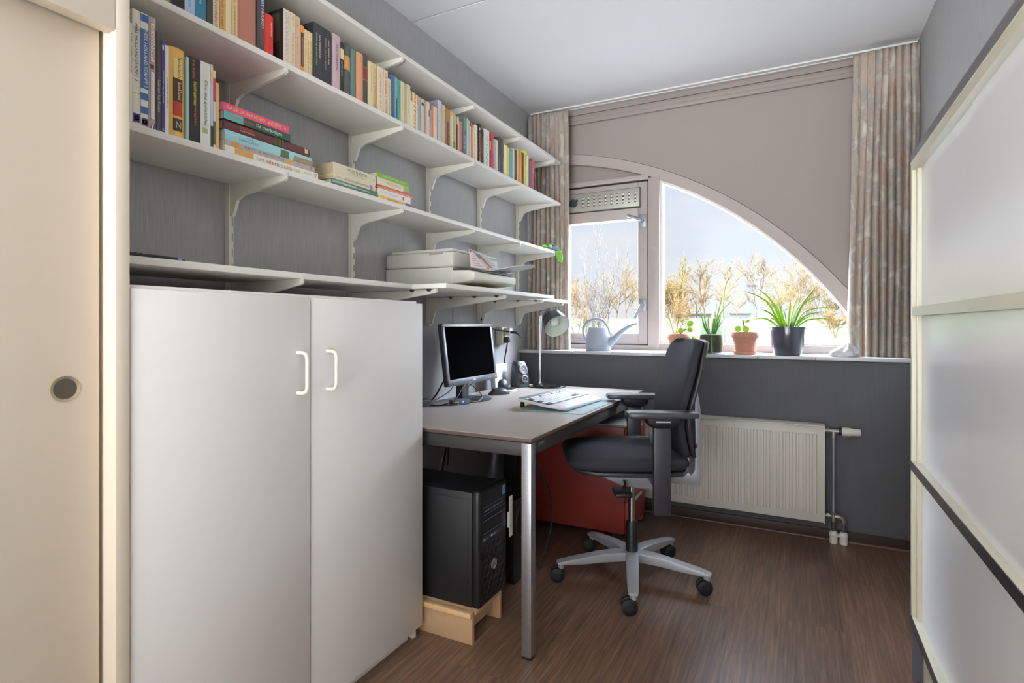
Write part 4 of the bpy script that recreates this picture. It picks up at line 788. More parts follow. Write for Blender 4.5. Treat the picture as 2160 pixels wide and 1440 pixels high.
# ================================================================== desk
DT = 0.747
TOP = mat('grey_laminate', (176, 166, 158), 0.3, 0, 0.5, noise=((6, 160, 160), 0.04))
TEDGE = mat('brown_edge', (86, 68, 62), 0.5)
APR = mat('anthracite_metal', (52, 50, 48), 0.45, 0.0)
dk = thing('desk', 'grey-topped desk on square steel legs under the shelves', 'desk', (-1.2, 2.43, 0))
tp = bx('tabletop', TOP, (-1.600, -0.787, 1.676, 3.196, DT-0.0015, DT), dk); bx('edge_band', TEDGE, (-1.600, -0.787, 1.676, 3.196, DT-0.0145, DT-0.0016), tp, 0.001)
za, zb_ = DT-0.066, DT-0.0185
MB().box(-1.59, -0.825, 1.690, 1.722, za, zb_, 0.003).build('frame_rail', APR, dk, 40); MB().box(-1.59, -0.825, 3.150, 3.182, za, zb_, 0.003).build('frame_rail', APR, dk, 40)
fr = MB().box(-0.829, -0.797, 1.716, 3.156, za, zb_, 0.003).build('frame_rail', APR, dk, 40); MB().box(-1.59, -1.56, 1.722, 3.150, za, zb_, 0.003).build('frame_rail', APR, dk, 40)
text('CONVY', fr, axes((-0.7966, 1.78, DT-0.034), (0, 1, 0), (0, 0, 1)), .05, .008, flat((190, 190, 190)), 'small_lettering')
bx('spacer', BLACK, (-1.55, -0.83, 1.70, 3.17, zb_, DT-0.0146), dk)
for x in (-0.8265, -1.556):
    for y in (1.680, 3.158):
        lg = bx('leg', STEEL, (x-.0, x+.0365, y, y+.0365, 0.010, DT-0.0185), dk, 0.002)
        bx('foot', BLACK, (x+.003, x+.0335, y+.003, y+.0335, 0, 0.010), lg)
mb = MB(); mb.box(-0.90, -0.868, 2.62, 2.98, 0.690, 0.700, 0.002, M=None); mb.build('under_desk_slide', GM, dk)

# ---- monitor
mo = thing('monitor', 'widescreen monitor with silver bezel and dark screen on the desk', 'monitor', (-1.47, 2.39, DT))
TL = math.radians(7.3); zb, hh, y0, y1 = 0.838, 0.296, 2.150, 2.617
Mm = Matrix.Translation((-1.430, 0, zb)) @ Matrix.Rotation(-TL, 4, 'Y')
BEZ = mat('monitor_silver', (150, 153, 160), 0.35, 0.45)
MB().box(-0.030, -0.004, y0, y1, 0, hh, 0.006, M=Mm).build('housing', mat('monitor_black', (52, 54, 60), 0.45), mo, 40)
mb = MB(); mb.box(-0.008, 0, y0, y1, hh-0.016, hh, 0.002, M=Mm); mb.box(-0.008, 0, y0, y0+0.017, 0.03, hh-0.016, 0.002, M=Mm); mb.box(-0.008, 0, y1-0.017, y1, 0.03, hh-0.016, 0.002, M=Mm); mb.build('bezel', BEZ, mo, 40)
ch = MB().box(-0.008, 0.0005, y0, y1, 0, 0.030, 0.002, M=Mm).build('chin', mat('monitor_grey', (92, 95, 102), 0.4, 0.3), mo, 40)
MB().box(-0.006, -0.003, y0+.017, y1-.017, 0.030, hh-.016, M=Mm).build('screen', mat('screen_black', (9, 9, 10), 0.6, 0, 0.0), mo)
mb = MB(); [mb.box(0.0004, 0.0012, y1-.12+.02*i, y1-.112+.02*i, .012, .017, M=Mm) for i in range(5)]; mb.build('buttons', flat((176, 178, 184)), ch)
MB().box(0.0004, 0.0014, y1-.024, y1-.010, .010, .019, M=Mm).build('power_button', flat((226, 160, 90)), ch)
MB().box(0.0004, 0.0012, 2.372, 2.392, .012, .020, M=Mm).build('badge', flat((206, 208, 212)), ch)
MB().box(-0.045, -0.03, 2.26, 2.51, .05, .24, 0.008, M=Mm).build('rear_bulge', BLACK, mo, 40)
MB().box(-1.525, -1.487, 2.352, 2.418, DT+.012, .90, 0.005).build('column', mat('stand_dark', (52, 53, 58), 0.35), mo, 40)
MB().lathe([(0.0, 0.0), (0.108, 0.0), (0.110, 0.004), (0.10, 0.010), (0.03, 0.016), (0.0, 0.016)], (-1.462, 2.41, DT), 40, sx=0.86, sy=1.05).build('base', mat('stand_dark'), mo, 50)

# ---- desk lamp
lp = thing('desk_lamp', 'dark metal desk lamp with a chrome bent stem and white-lined shade', 'desk lamp', (-1.355, 3.105, DT))
LX, LY = -1.355, 3.105
MB().lathe([(0.0, 0.0), (0.086, 0.0), (0.088, 0.006), (0.086, 0.012), (0.070, 0.018), (0.0, 0.020)], (LX, LY, DT), 44).build('base', mat('gloss_black', (26, 26, 29), 0.2), lp, 50)
px, py = LX-0.035, LY-0.018
tpz = 1.175
P = [(px, py, DT+.015), (px, py, 1.0), (px, py, tpz)]+[(px+.036*(1-math.cos(t)), py-.03*(1-math.cos(t))*.3, tpz+.034*math.sin(t)) for t in (0.4, 0.8, 1.2, 1.6, 2.0, 2.4)]
ax = Vector((0.62, -0.52, -0.60)).normalized(); end = Vector(P[-1])
st = MB().tube(P, 0.0085, 16).build('stem', CHROME, lp, 60)
MB().cyl((px, py, DT+.014), (px, py, DT+.03), 0.013).build('stem_collar', CHROME, lp, 50)
ap = end+ax*0.004
sh = MB().lathe([(0.006, -0.008), (0.020, -0.004), (0.044, 0.016), (0.062, 0.046), (0.072, 0.085), (0.078, 0.135), (0.0765, 0.135)], ap, 44, ax, cap=False).build('lamp_shade', mat('shade_graphite', (62, 62, 68), 0.22, 0.2), lp, 60)
MB().lathe([(0.0765, 0.1345), (0.0705, 0.085), (0.0605, 0.046), (0.0425, 0.018), (0.004, -0.002)], ap, 44, ax, cap=False).build('lining', mat('shade_white', (226, 232, 222), 0.5), sh, 60)
MB().lathe([(0.011, 0.02), (0.013, 0.05), (0.022, 0.068), (0.0275, 0.085), (0.024, 0.103), (0.012, 0.112), (0.0, 0.1135)], ap, 24, ax).build('bulb', mat('bulb_opal', (240, 242, 238), 0.3), lp, 60)
tag(MB().tube(spline([(LX-.10, LY+.0, DT+.004), (LX-.085, LY-.075, DT+.004), (LX+.0, LY-.112, DT+.004), (LX+.085, LY-.075, DT+.004), (LX+.112, LY+.0, DT+.004), (LX+.10, LY+.05, DT+.004)]), 0.003, 8).build('lamp_cord', CABLE, None, 60), 'thin black cord coiled round the foot of the desk lamp', 'cord')

# ---- speaker
sp = thing('speaker', 'small dark two-ring speaker standing on the desk by the lamp', 'speaker', (-1.50, 3.03, DT), None, math.radians(-22))
pr = []
R = []
for z, d0, d1, w in ((0, -.045, .047, .050), (.05, -.043, .042, .049), (.10, -.040, .032, .046), (.14, -.036, .018, .041), (.155, -.03, .008, .034)):
    R.append(sring(((d0+d1)/2, 0, z), (d1-d0)/2, w, 4.5, 32, 'z'))
MB().rings(R).build('cabinet_shell', mat('speaker_grey', (58, 59, 64), 0.35), sp, 50)
def onface(z): return .0475-.004-(z/.05)*.005 if z < .05 else (.0435-(z-.05)/.05*.010 if z < .1 else .033-(z-.1)/.04*.013)
for z, r in ((.108, .031), (.052, .0235)):
    nx = Vector((1, 0, .17)).normalized() if z < .08 else Vector((1, 0, .27)).normalized(); c = (onface(z)+.002, 0, z)
    dr = MB().lathe([(r*.80, 0.001), (r*.88, 0.004), (r, 0.003), (r*1.02, -0.004)], c, 36, nx, cap=False).build('driver_ring', mat('driver_silver', (196, 198, 204), 0.3, 0.7), sp, 60)
    MB().lathe([(r*.84, 0.0015), (r*.62, 0.003), (r*.42, -0.001), (r*.22, .002), (0.0, .003)], c, 30, nx).build('cone', flat((92, 92, 98), .4) if z > .08 else BLACK, dr, 60)
text('logi', sp, axes((onface(.018)+.0025, 0, .018), (0, 1, 0), (-.1, 0, 1)), .018, .005, flat((190, 192, 196)), 'small_lettering')

# ---- flat white box with blue line pattern, dock, mouse
bw = thing('router', 'flat white box with blue-grey line pattern leaning against the wall', 'router', (-1.58, 2.95, DT))
Mr = Matrix.Translation((-1.565, 0, DT)) @ Matrix.Rotation(math.radians(-5), 4, 'Y')
MB().box(-.032, 0, 2.845, 3.005, 0, .145, .004, M=Mr).build('case', mat('router_white', (220, 224, 230), 0.35), bw, 40)
lines = MB()
for pts in ([(2.862, .13), (2.862, .055), (2.872, .045), (2.885, .045), (2.895, .055), (2.895, .13)], [(2.935, .145), (2.935, .04)], [(3.004, .09), (2.945, .09), (2.925, .075), (2.925, .0)], [(2.85, .02), (2.905, .028)]):
    lines.tube([(Mr @ Vector((.0002, a, b))) for a, b in pts], .0013, 6)
lines.build('line_pattern', flat((150, 164, 190)), bw)
text('5', bw, Mr @ axes((.0008, 2.985, .122), (0, 1, 0), (0, 0, 1)), .012, .018, flat((150, 160, 176)), 'numeral')
do = thing('receiver_dock', 'white round dock with an upright dark disc beside the mouse', 'dock', (-1.46, 2.80, DT))
MB().lathe([(0.0, 0), (.055, 0), (.056, .006), (.046, .012), (0, .013)], (-1.465, 2.81, DT), 36, sx=.85, sy=1.1).build('base', mat('dock_white', (222, 222, 218), .4), do, 50)
MB().lathe([(.0, -.004), (.033, -.004), (.036, 0), (.033, .004), (.0, .006)], (-1.478, 2.772, DT+.036), 32, (.85, -.45, .2)).build('disc', BLACK, do, 50)
MB().box(-1.462, -1.43, 2.79, 2.84, DT+.0125, DT+.018, .002).build('button', DARKP, do, 40)
ms = thing('mouse', 'dark grey computer mouse beside the monitor foot', 'mouse', (-1.44, 2.655, DT), None, math.radians(62))
R = []
for f, w, h in ((0, .012, .010), (.08, .024, .022), (.3, .031, .036), (.55, .032, .039), (.8, .030, .027), (.95, .022, .014), (1, .012, .008)):
    R.append([Vector((p.x, p.y, max(.0005, p.z))) for p in sring((.062-.125*f, 0, .0), w, h, 2.6, 28, 'x')])
MB().rings(R).build('shell', mat('mouse_grey', (54, 55, 60), .35), ms, 60)
MB().cyl((-.038, -.003, .0265), (-.038, .003, .0265), .009, n=20).build('wheel', BLACK, ms, 50)

# ---- keyboard and mat
mt = MB(); mt.prism([(-1.096, 2.226), (-1.086, 2.216), (-.812, 2.213), (-.802, 2.223), (-.803, 2.700), (-.813, 2.710), (-1.092, 2.71), (-1.102, 2.70)], 'z', DT+.0002, DT+.0030)
tag(mt.build('desk_mat', mat('mat_teal', (148, 172, 172), .35, 0, .4)), 'pale teal desk mat under the keyboard', 'desk mat')
tag(bx('ruler', mat('ruler_wood', (206, 178, 124), .55), (-1.145, -1.112, 2.255, 2.56, DT, DT+.004)), 'wooden ruler lying beside the desk mat behind the keyboard', 'ruler')
kb = thing('keyboard', 'silver-white keyboard with palm rest tilted on the desk mat', 'keyboard', (-0.99, 2.458, DT+.003), None, math.radians(-4))
ti = math.radians(7.5); KM = Matrix.Translation((.112, 0, .003)) @ Matrix.Rotation(ti, 4, 'Y')     # local: -x towards the back, y along the keys
KB = mat('keyboard_white', (216, 218, 222), .4); KG = mat('keyboard_silver', (150, 153, 160), .35, .3)
pl = [(-.232, -.218), (-.225, -.226), (-.07, -.228), (0, -.205), (.006, -.195), (.006, .195), (0, .205), (-.07, .228), (-.225, .226), (-.232, .218)]
MB().prism(pl, 'z', 0, .012, .003, M=KM).build('case', KB, kb, 40)
MB().box(-.228, -.205, -.222, .222, .0118, .0145, .001, M=KM).build('media_strip', KG, kb, 40)
MB().box(-.203, -.072, -.222, .222, .0118, .0128, M=KM).build('key_bed', mat('keybed_grey', (96, 98, 104), .5), kb)
mk = MB(); md_ = MB(); rnd = random.Random(1)
for r in range(6):
    xk = -.191+r*.0213; wk = .0085 if r else .006
    y = -.216
    while y < .205:
        w = .0195
        if r == 5 and -.11 < y < -.10: w = .095
        if r in (2, 3, 4) and y < -.21: w = .026+.004*(r-2)
        if .068 < y < .080 or .135 < y < .146: y += .010
        dark = (r == 0 and int((y+.3)*50) % 5 == 0) or (y < -.19 and r in (1, 2, 3, 5) and rnd.random() < .6) or (.08 < y < .135 and r == 4)
        (md_ if dark else mk).box(xk-wk, xk+wk, y+.0009, min(.2205, y+w)-.0009, .0128, .0165, .0012, 1, M=KM); y += w
mk.build('keys', mat('key_white', (226, 228, 231), .4), kb, 40); md_.build('dark_keys', flat((62, 64, 70), .4), kb, 40)
MB().box(-.068, .004, -.198, .198, .0118, .0138, .002, M=KM).build('palm_rest', mat('palm_white', (222, 222, 222), .45), kb, 40)
mb = MB(); [mb.box(-.118, -.104, s-.008, s+.008, .0005, .024, .002) for s in (-.19, .19)]; mb.build('flip_foot', BLACK, kb, 40)

# ---- adapter, hub and leads on the desk
ad = thing('power_adapter', 'black power brick lying on the desk next to the white cabinet', 'power adapter', (-1.56, 2.06, DT), None, math.radians(-9))
MB().box(-.022, .022, -.09, .09, 0, .030, .004).build('case', BLACK, ad, 40); bx('top_plate', mat('adapter_top', (84, 86, 92), .3), (-.0205, .0205, -.088, .088, .0298, .0308), ad)
hb = thing('usb_hub', 'small grey box with a blue light among cables on the desk', 'hub', (-1.43, 2.24, DT), None, math.radians(60))
MB().box(-.045, .045, -.022, .022, .0, .024, .004).build('case', mat('hub_grey', (104, 110, 120), .35), hb, 40)
lm = mat('blue_led', (60, 90, 255), .3); lm.node_tree.nodes['Principled BSDF'].inputs['Emission Color'].default_value = (.1, .2, 1, 1); lm.node_tree.nodes['Principled BSDF'].inputs['Emission Strength'].default_value = 4
bx('light', lm, (.005, .010, -.0235, -.0215, .012, .017), hb); bx('port', flat((190, 192, 188)), (-.036, -.016, -.0235, -.0215, .004, .017), hb)
def cable(pts, lab, m=CABLE, r=.0028, g=None, name='cable'): return tag(MB().tube(spline(pts), r, 7).build(name, m, None, 60), lab, 'cable', g)
cable([(-1.50, 2.13, DT+.004), (-1.45, 2.13, DT+.012), (-1.41, 2.17, DT+.03), (-1.42, 2.25, DT+.075), (-1.44, 2.33, DT+.09), (-1.42, 2.38, DT+.06), (-1.40, 2.40, DT+.022), (-1.43, 2.36, DT+.021), (-1.42, 2.30, DT+.012)], 'black cable looping up in front of the monitor stand', r=.0024)
cable([(-1.52, 2.12, DT+.004), (-1.47, 2.16, DT+.004), (-1.43, 2.18, DT+.006), (-1.41, 2.195, DT+.012)], 'short black cable between the power brick and grey hub', r=.0035)
cable([(-1.40, 2.29, DT+.012), (-1.38, 2.33, DT+.006), (-1.385, 2.38, DT+.021), (-1.42, 2.43, DT+.022)], 'white cable leaving the hub towards the monitor foot', CABLEW, .0026)
cable([(-1.57, 2.50, DT+.004), (-1.56, 2.54, DT+.05), (-1.52, 2.60, DT+.10), (-1.49, 2.64, DT+.125)], 'grey cable arching up behind the monitor', CABLEW, .003)
cable([(-1.585, 2.22, DT+.004), (-1.575, 2.26, DT+.04), (-1.56, 2.30, DT+.10), (-1.53, 2.36, DT+.18)], 'thick black cable rising behind the monitor to its back', CABLE, .0045)
cable([(-1.59, 2.25, DT+.004), (-1.57, 2.33, DT+.03), (-1.56, 2.38, DT+.06), (-1.53, 2.40, DT+.13)], 'thin white cable slanting behind the monitor stand', CABLEW, .0024)

# ---- socket and leads on the wall
so = thing('wall_socket', 'cream double wall socket above the desk', 'socket', (XL, 3.06, 1.0))
MB().box(XL+.0005, XL+.045, 3.025, 3.100, 1.000, 1.112, .004).build('housing', mat('socket_cream', (216, 210, 190), .4), so, 40)
for zz in (1.03, 1.082): MB().lathe([(.019, .0455), (.022, .0475), (.024, .0455)], (XL, 3.0625, zz), 28, (1, 0, 0), cap=False).build('outlet_ring', mat('socket_cream'), so, 50)
pg = thing('plug', 'black round plug in the lower socket', 'plug', (XL+.05, 3.0625, 1.03))
MB().lathe([(.019, .046), (.020, .06), (.015, .078), (.0, .080)], (XL, 3.0625, 1.03), 24, (1, 0, 0)).build('body', BLACK, pg, 50)
MB().tube(spline([(XL+.065, 3.0625, 1.022), (XL+.060, 3.062, .985), (XL+.050, 3.060, .93), (XL+.045, 3.05, .86), (XL+.05, 3.03, .80)]), .0045, 8).build('cord', CABLE, pg, 60)
pa = thing('adapter_plug', 'white adapter with black side plug in the upper socket', 'plug', (XL+.05, 3.07, 1.082))
MB().box(XL+.046, XL+.085, 3.055, 3.095, 1.062, 1.104, .004).build('body', flat((222, 222, 216)), pa, 40)
MB().tube(spline([(XL+.085, 3.075, 1.078), (XL+.11, 3.08, 1.076), (XL+.13, 3.085, 1.066), (XL+.15, 3.09, 1.045)]), [.009]*4+[.008]*6+[.0045]*9, 10).build('side_plug', BLACK, pa, 60)
cable([(XL+.03, 2.80, 1.160), (XL+.02, 2.84, 1.13), (XL+.02, 2.93, 1.105), (XL+.05, 3.02, 1.088), (XL+.095, 3.075, 1.078)], 'black cable dropping from the printer shelf to the socket', CABLE, .0045)
cable([(XL+.012, 2.53, 1.264), (XL+.011, 2.53, 1.15), (XL+.012, 2.535, 1.0), (XL+.012, 2.54, .80)], 'pair of thin grey leads running straight down the wall', CABLEW, .0035)

# ================================================================== printer on the shelf
pn = thing('printer', 'light grey inkjet printer on the deep shelf', 'printer', (-1.42, 2.17, 1.283))
PG = mat('printer_grey', (198, 197, 188), .5); PW = mat('printer_front', (214, 212, 202), .45)
py0, py1 = 1.975, 2.372
def pbox(x0, x1, z0, z1, name, m, bev=.018, par=pn): return MB().box(x0, x1, py0, py1, z0, z1, bev, 3).build(name, m, par, 50)
MB().prism([(-1.655, 1.303), (-1.64, 1.290), (-1.42, 1.290), (-1.36, 1.286), (-1.30, 1.30), (-1.296, 1.312), (-1.296, 1.371), (-1.655, 1.375)], 'y', py0, py1, .004).build('lower_body', PG, pn, 40)
MB().prism([(-1.657, 1.3765), (-1.294, 1.3725), (-1.292, 1.44), (-1.657, 1.442)], 'y', py0-.002, py1+.002, .012).build('scanner_unit', PG, pn, 50)
MB().box(-1.63, -1.30, py0+.004, py1-.004, 1.4405, 1.453, .005).build('lid', PG, pn, 50)
MB().box(-1.415, -1.345, py0-.0032, py0+.002, 1.428, 1.436, .001).build('finger_notch', mat('printer_shadow', (150, 149, 142), .5), pn)
fr = MB().prism([(-1.31, 1.30), (-1.215, 1.309), (-1.192, 1.316), (-1.190, 1.348), (-1.215, 1.356), (-1.31, 1.360)], 'y', py0+.004, py1-.004, .006).build('output_front', PW, pn, 45)
bx('tray_slot', mat('tray_dark', (78, 74, 66), .6), (-1.26, -1.197, py0+.05, py1-.03, 1.3535, 1.3585), fr)
MB().prism([(-1.300, 1.366), (-1.262, 1.3655), (-1.262, 1.3595), (-1.300, 1.3595)], 'y', py0+.004, py1-.004).build('gap', mat('tray_dark'), pn)
MB().prism([(2.11, 1.3605), (2.34, 1.3605), (2.352, 1.3655), (2.12, 1.3635)], 'x', -1.255, -1.2).build('paper_guide', mat('tray_dark'), fr)
tr = [(-1.27, 2.165, 1.362), (-1.27, 2.30, 1.362), (-1.10, 2.318, 1.386), (-1.06, 2.30, 1.392), (-1.045, 2.26, 1.394), (-1.06, 2.20, 1.391), (-1.10, 2.165, 1.384)]
tb = bmesh.new(); A = [tb.verts.new(p) for p in tr]; B = [tb.verts.new((p[0], p[1], p[2]-.003)) for p in tr]; tb.faces.new(A); tb.faces.new(B[::-1])
for i in range(len(tr)): tb.faces.new((A[i], B[i], B[(i+1) % len(tr)], A[(i+1) % len(tr)]))
bmesh.ops.recalc_face_normals(tb, faces=tb.faces); MB().add(tb).build('output_tray', mat('tray_smoke', (178, 180, 184), .25), pn)
for xx, yy in ((-1.63, py0+.02), (-1.63, py1-.02), (-1.38, py0+.02), (-1.38, py1-.02)): MB().cyl((xx, yy, 1.283), (xx, yy, 1.294), .010, n=14).build('foot', BLACK, pn)
bx('base_rib', mat('base_cream', (206, 200, 176), .5), (-1.36, -1.20, 2.02, 2.34, 1.2835, 1.289), pn)
lf = thing('leaflet', 'folded pinkish leaflet with a horse photo standing in the printer tray', 'leaflet', (-1.22, 2.13, 1.366))
A_, B_, C_, D_ = Vector((-1.205, 1.975, 1.366)), Vector((-1.180, 2.075, 1.3645)), Vector((-1.235, 2.010, 1.448)), Vector((-1.300, 2.105, 1.366))
E_, F_ = Vector((-1.215, 2.275, 1.368)), Vector((-1.265, 2.20, 1.4465))
lp_ = mat('leaflet_paper', (224, 208, 206), .5); lw_ = mat('leaflet_white', (222, 220, 222), .5)
def sheet(name, q, m):
    nrm = (q[1]-q[0]).cross(q[-1]-q[0]).normalized()*.0006; t = bmesh.new(); n = len(q)
    a = [t.verts.new(p+nrm) for p in q]; b = [t.verts.new(p-nrm) for p in q]; t.faces.new(a); t.faces.new(b[::-1])
    for i in range(n): t.faces.new((a[i], b[i], b[(i+1) % n], a[(i+1) % n]))
    bmesh.ops.recalc_face_normals(t, faces=t.faces); return MB().add(t).build(name, m, lf)
sheet('back_flap', [A_, B_, C_, A_+(C_-A_)*.97+Vector((0, -.004, 0))], lp_)
sheet('front_flap', [B_, E_, F_, C_], lw_)
def onq(q, u, v, e=.0011):
    o, a, c, b = q; p = (o*(1-u)+a*u)*(1-v)+(b*(1-u)+c*u)*v; nn = (a-o).cross(b-o).normalized(); nn = nn if nn.x > 0 else -nn; return p+nn*e
Q = [B_, E_, F_, C_]
def spot(u0, u1, v0, v1, rgb, name, q=Q, e=.0011): MB().quad(onq(q, u0, v0, e), onq(q, u1, v0, e), onq(q, u1, v1, e), onq(q, u0, v1, e)).build(name, flat(rgb), lf)
spot(.22, .45, .12, .85, (150, 116, 98), 'horse_photo'); spot(.10, .22, .55, .95, (120, 118, 124), 'photo_patch'); spot(.02, .14, .02, .09, (206, 60, 80), 'red_mark'); spot(.46, .54, .02, .1, (206, 60, 90), 'red_mark', e=.0013)
for i in range(5): spot(.55, .55+.34*(.7+.06*(i % 3)), .82-.13*i, .86-.13*i, (170, 166, 172), 'text_line')
Q2 = [A_, B_, C_, A_+(C_-A_)*.97]
for i in range(5): spot(.2, .74-.05*(i % 2), .62-.13*i, .655-.13*i, (170, 140, 142), 'text_line', Q2)
spot(.0, 1.0, .86, .985, (196, 44, 52), 'red_corner', Q2)

# cloth hanging over the shelf end
cg = thing('work_glove', 'green and navy glove hanging over the window end of the shelf', 'glove', (-1.40, 3.32, 1.603))
GN = mat('glove_green', (116, 176, 74), .7, bump=((200, 200, 200), .3, 2)); NV = mat('glove_navy', (58, 66, 104), .75, bump=((250, 250, 250), .5, 2))
R = []
for f, c, a, b in ((0, (-1.40, 3.20, 1.610), .016, .008), (.2, (-1.405, 3.235, 1.618), .032, .015), (.5, (-1.405, 3.275, 1.621), .036, .018), (.8, (-1.400, 3.312, 1.620), .034, .016), (1, (-1.397, 3.328, 1.612), .026, .010)): R.append(sring(c, a, b, 2.2, 20, 'y'))
MB().rings(R).build('palm', NV, cg, 70)
for pts, rr in (([(-1.39, 3.11, 1.609), (-1.395, 3.15, 1.618), (-1.40, 3.19, 1.617), (-1.40, 3.22, 1.612)], [.006, .010, .012, .009]), ([(-1.375, 3.165, 1.611), (-1.37, 3.185, 1.622), (-1.375, 3.205, 1.624), (-1.38, 3.225, 1.614)], [.007, .010, .010, .007]), ([(-1.43, 3.27, 1.640), (-1.40, 3.31, 1.640), (-1.385, 3.335, 1.628)], [.005, .008, .008])):
    MB().tube(spline(pts, 4), [rr[min(len(rr)-1, i//4)] for i in range((len(pts)-1)*4+1)], 12).build('finger', GN, cg, 70)
R = []
for f, c, a, b in ((0, (-1.385, 3.322, 1.622), .020, .007), (.3, (-1.375, 3.338, 1.604), .024, .008), (.6, (-1.370, 3.345, 1.575), .026, .008), (.85, (-1.366, 3.350, 1.545), .020, .007), (1, (-1.362, 3.353, 1.528), .006, .004)): R.append([Vector(c)+Vector((p.x*.75, p.y+p.x*.5, 0)) for p in sring((0, 0, 0), a, b, 2.2, 20, 'z')])
MB().rings(R).build('cuff', GN, cg, 70)
# ================================================================== office chair (local axes: x forward, y towards the near side)
ch = thing('office_chair', 'charcoal office chair on a silver five-star base beside the desk', 'office chair', (-0.655, 2.45, 0), None, math.radians(205.5))
UP = FABRIC
R = []
for u, w, zb, zt_, e in ((-.205, .12, .545, .560, 2.5), (-.20, .19, .528, .578, 3), (-.17, .225, .520, .592, 3.5), (-.08, .243, .518, .597, 4), (.05, .248, .518, .594, 4), (.17, .246, .518, .592, 4), (.245, .235, .520, .588, 3.6), (.285, .215, .530, .577, 3), (.300, .18, .542, .562, 2.5)):
    R.append(sring((u, 0, (zb+zt_)/2), w, (zt_-zb)/2, e, 40, 'x'))
MB().rings(R).build('seat_cushion', UP, ch, 60)
R = []
for u, w, zb, zt_ in ((-.20, .17, .508, .524), (-.17, .215, .500, .528), (.0, .228, .498, .528), (.18, .225, .500, .530), (.25, .20, .508, .534), (.275, .17, .520, .538)): R.append(sring((u, 0, (zb+zt_)/2), w, (zt_-zb)/2, 5, 36, 'x'))
MB().rings(R).build('seat_shell', DARKP, ch, 50)
prof = [(.565, -.170, .150), (.585, -.158, .185), (.64, -.140, .205), (.71, -.126, .218), (.78, -.130, .224), (.86, -.162, .226), (.94, -.202, .224), (1.00, -.228, .216), (1.035, -.243, .200), (1.055, -.254, .170), (1.064, -.262, .12)]
def backring(z, uf, w, off, th, n=44):
    out = []
    for k in range(n):
        t = 2*PI*k/n; e = 4.5
        p = math.copysign(abs(math.cos(t))**(2/e), math.cos(t)); q = math.copysign(abs(math.sin(t))**(2/e), math.sin(t))
        out.append(Vector((uf+off-th/2+p*th/2+(-.012 if z < .82 else -.012+.045*min(1, (z-.82)/.18))*(q*q), q*w, z)))
    return out
MB().rings([backring(z, u, w, 0, .020 if i in (0, len(prof)-1) else .046) for i, (z, u, w) in enumerate(prof)]).build('backrest_cushion', UP, ch, 60)
MB().rings([backring(z-.004, u, w-.006, -.043, .012 if i in (0, len(prof)-1) else .026) for i, (z, u, w) in enumerate(prof)]).build('backrest_shell', DARKP, ch, 60)
# spine of the backrest
MB().prism([(-.10, .478), (-.10, .440), (-.215, .428), (-.292, .424), (-.298, .60), (-.291, .76), (-.276, .858), (-.268, .86), (-.266, .76), (-.268, .60), (-.266, .49), (-.25, .466), (-.22, .470), (-.18, .478)], 'y', -.045, .045, .004).build('back_support', SILVER, ch, 40)
MB().tube(spline([(-.205, .06, .78), (-.215, .10, .70), (-.235, .11, .63), (-.262, .06, .60)]), .011, 10).build('back_strut', BLACK, ch, 60)
MB().tube(spline([(-.205, -.06, .78), (-.215, -.10, .70), (-.235, -.11, .63), (-.262, -.06, .60)]), .011, 10).build('back_strut', BLACK, ch, 60)
bx('back_bracket', DARKP, (-.268, -.17, -.04, .04, .60, .80), ch, .006)
# mechanism
me_ = MB().prism([(.20, .506), (.20, .492), (.06, .432), (-.03, .418), (-.13, .418), (-.15, .45), (-.12, .490), (-.02, .506)], 'y', -.085, .085, .006).build('mechanism', SILVER, ch, 40)
MB().cyl((-.085, .085, .455), (-.085, .135, .455), .024).build('tension_knob', SILVER, ch, 50)
for s in (1,):
    lv = MB().box(.035, .105, .115, .215, .418, .436, .005).build('lever', BLACK, ch, 45)
    MB().tube([(.05, .08, .455), (.05, .12, .452), (.06, .135, .436)], .005, 8).build('lever_rod', BLACK, lv, 50)
MB().cyl((0, 0, .24), (0, 0, .425), .0145, n=28).build('gas_column', CHROME, ch, 50)
MB().lathe([(.0, .10), (.027, .10), (.0262, .24), (.022, .252), (.0, .252)], (0, 0, 0), 30).build('column_sleeve', BLACK, ch, 45)
# arms
for s in (1, -1):
    ar = MB().box(-.098, -.030, s*.288-.016, s*.288+.016, .376, .735, .006).build('arm_post', DARKP, ch, 40)
    R = []
    for u, w, zb, zt_ in ((-.205, .030, .764, .780), (-.200, .039, .760, .784), (-.15, .043, .758, .786), (.0, .043, .758, .786), (.060, .040, .758, .785), (.071, .032, .762, .780)): R.append(sring((u, s*.280, (zb+zt_)/2), w, (zt_-zb)/2, 5, 28, 'x'))
    MB().rings(R).build('arm_pad', mat('arm_pad_grey', (62, 62, 68), .32, 0, .5), ar, 50)
    R = []
    for z, a, b in ((.718, .03, .020), (.728, .052, .030), (.742, .066, .036), (.760, .066, .036)): R.append(sring((-.065, s*.282, z), a, b, 5, 24, 'z'))
    MB().rings(R).build('pad_carrier', BLACK, ar, 45)
    bx('slide_plate', mat('slide_silver', (206, 208, 216), .3, .4), (-.092, -.036, s*.282-.0375 if s < 0 else s*.282+.034, s*.282-.034 if s < 0 else s*.282+.0375, .7455, .7505), ar)
    bx('button', DARKP, (-.030, -.018, s*.288-.008, s*.288+.008, .66, .70), ar, .002)
    bx('arm_bracket', DARKP, (-.085, -.045, min(s*.07, s*.285), max(s*.07, s*.285), .470, .492), ch, .003)
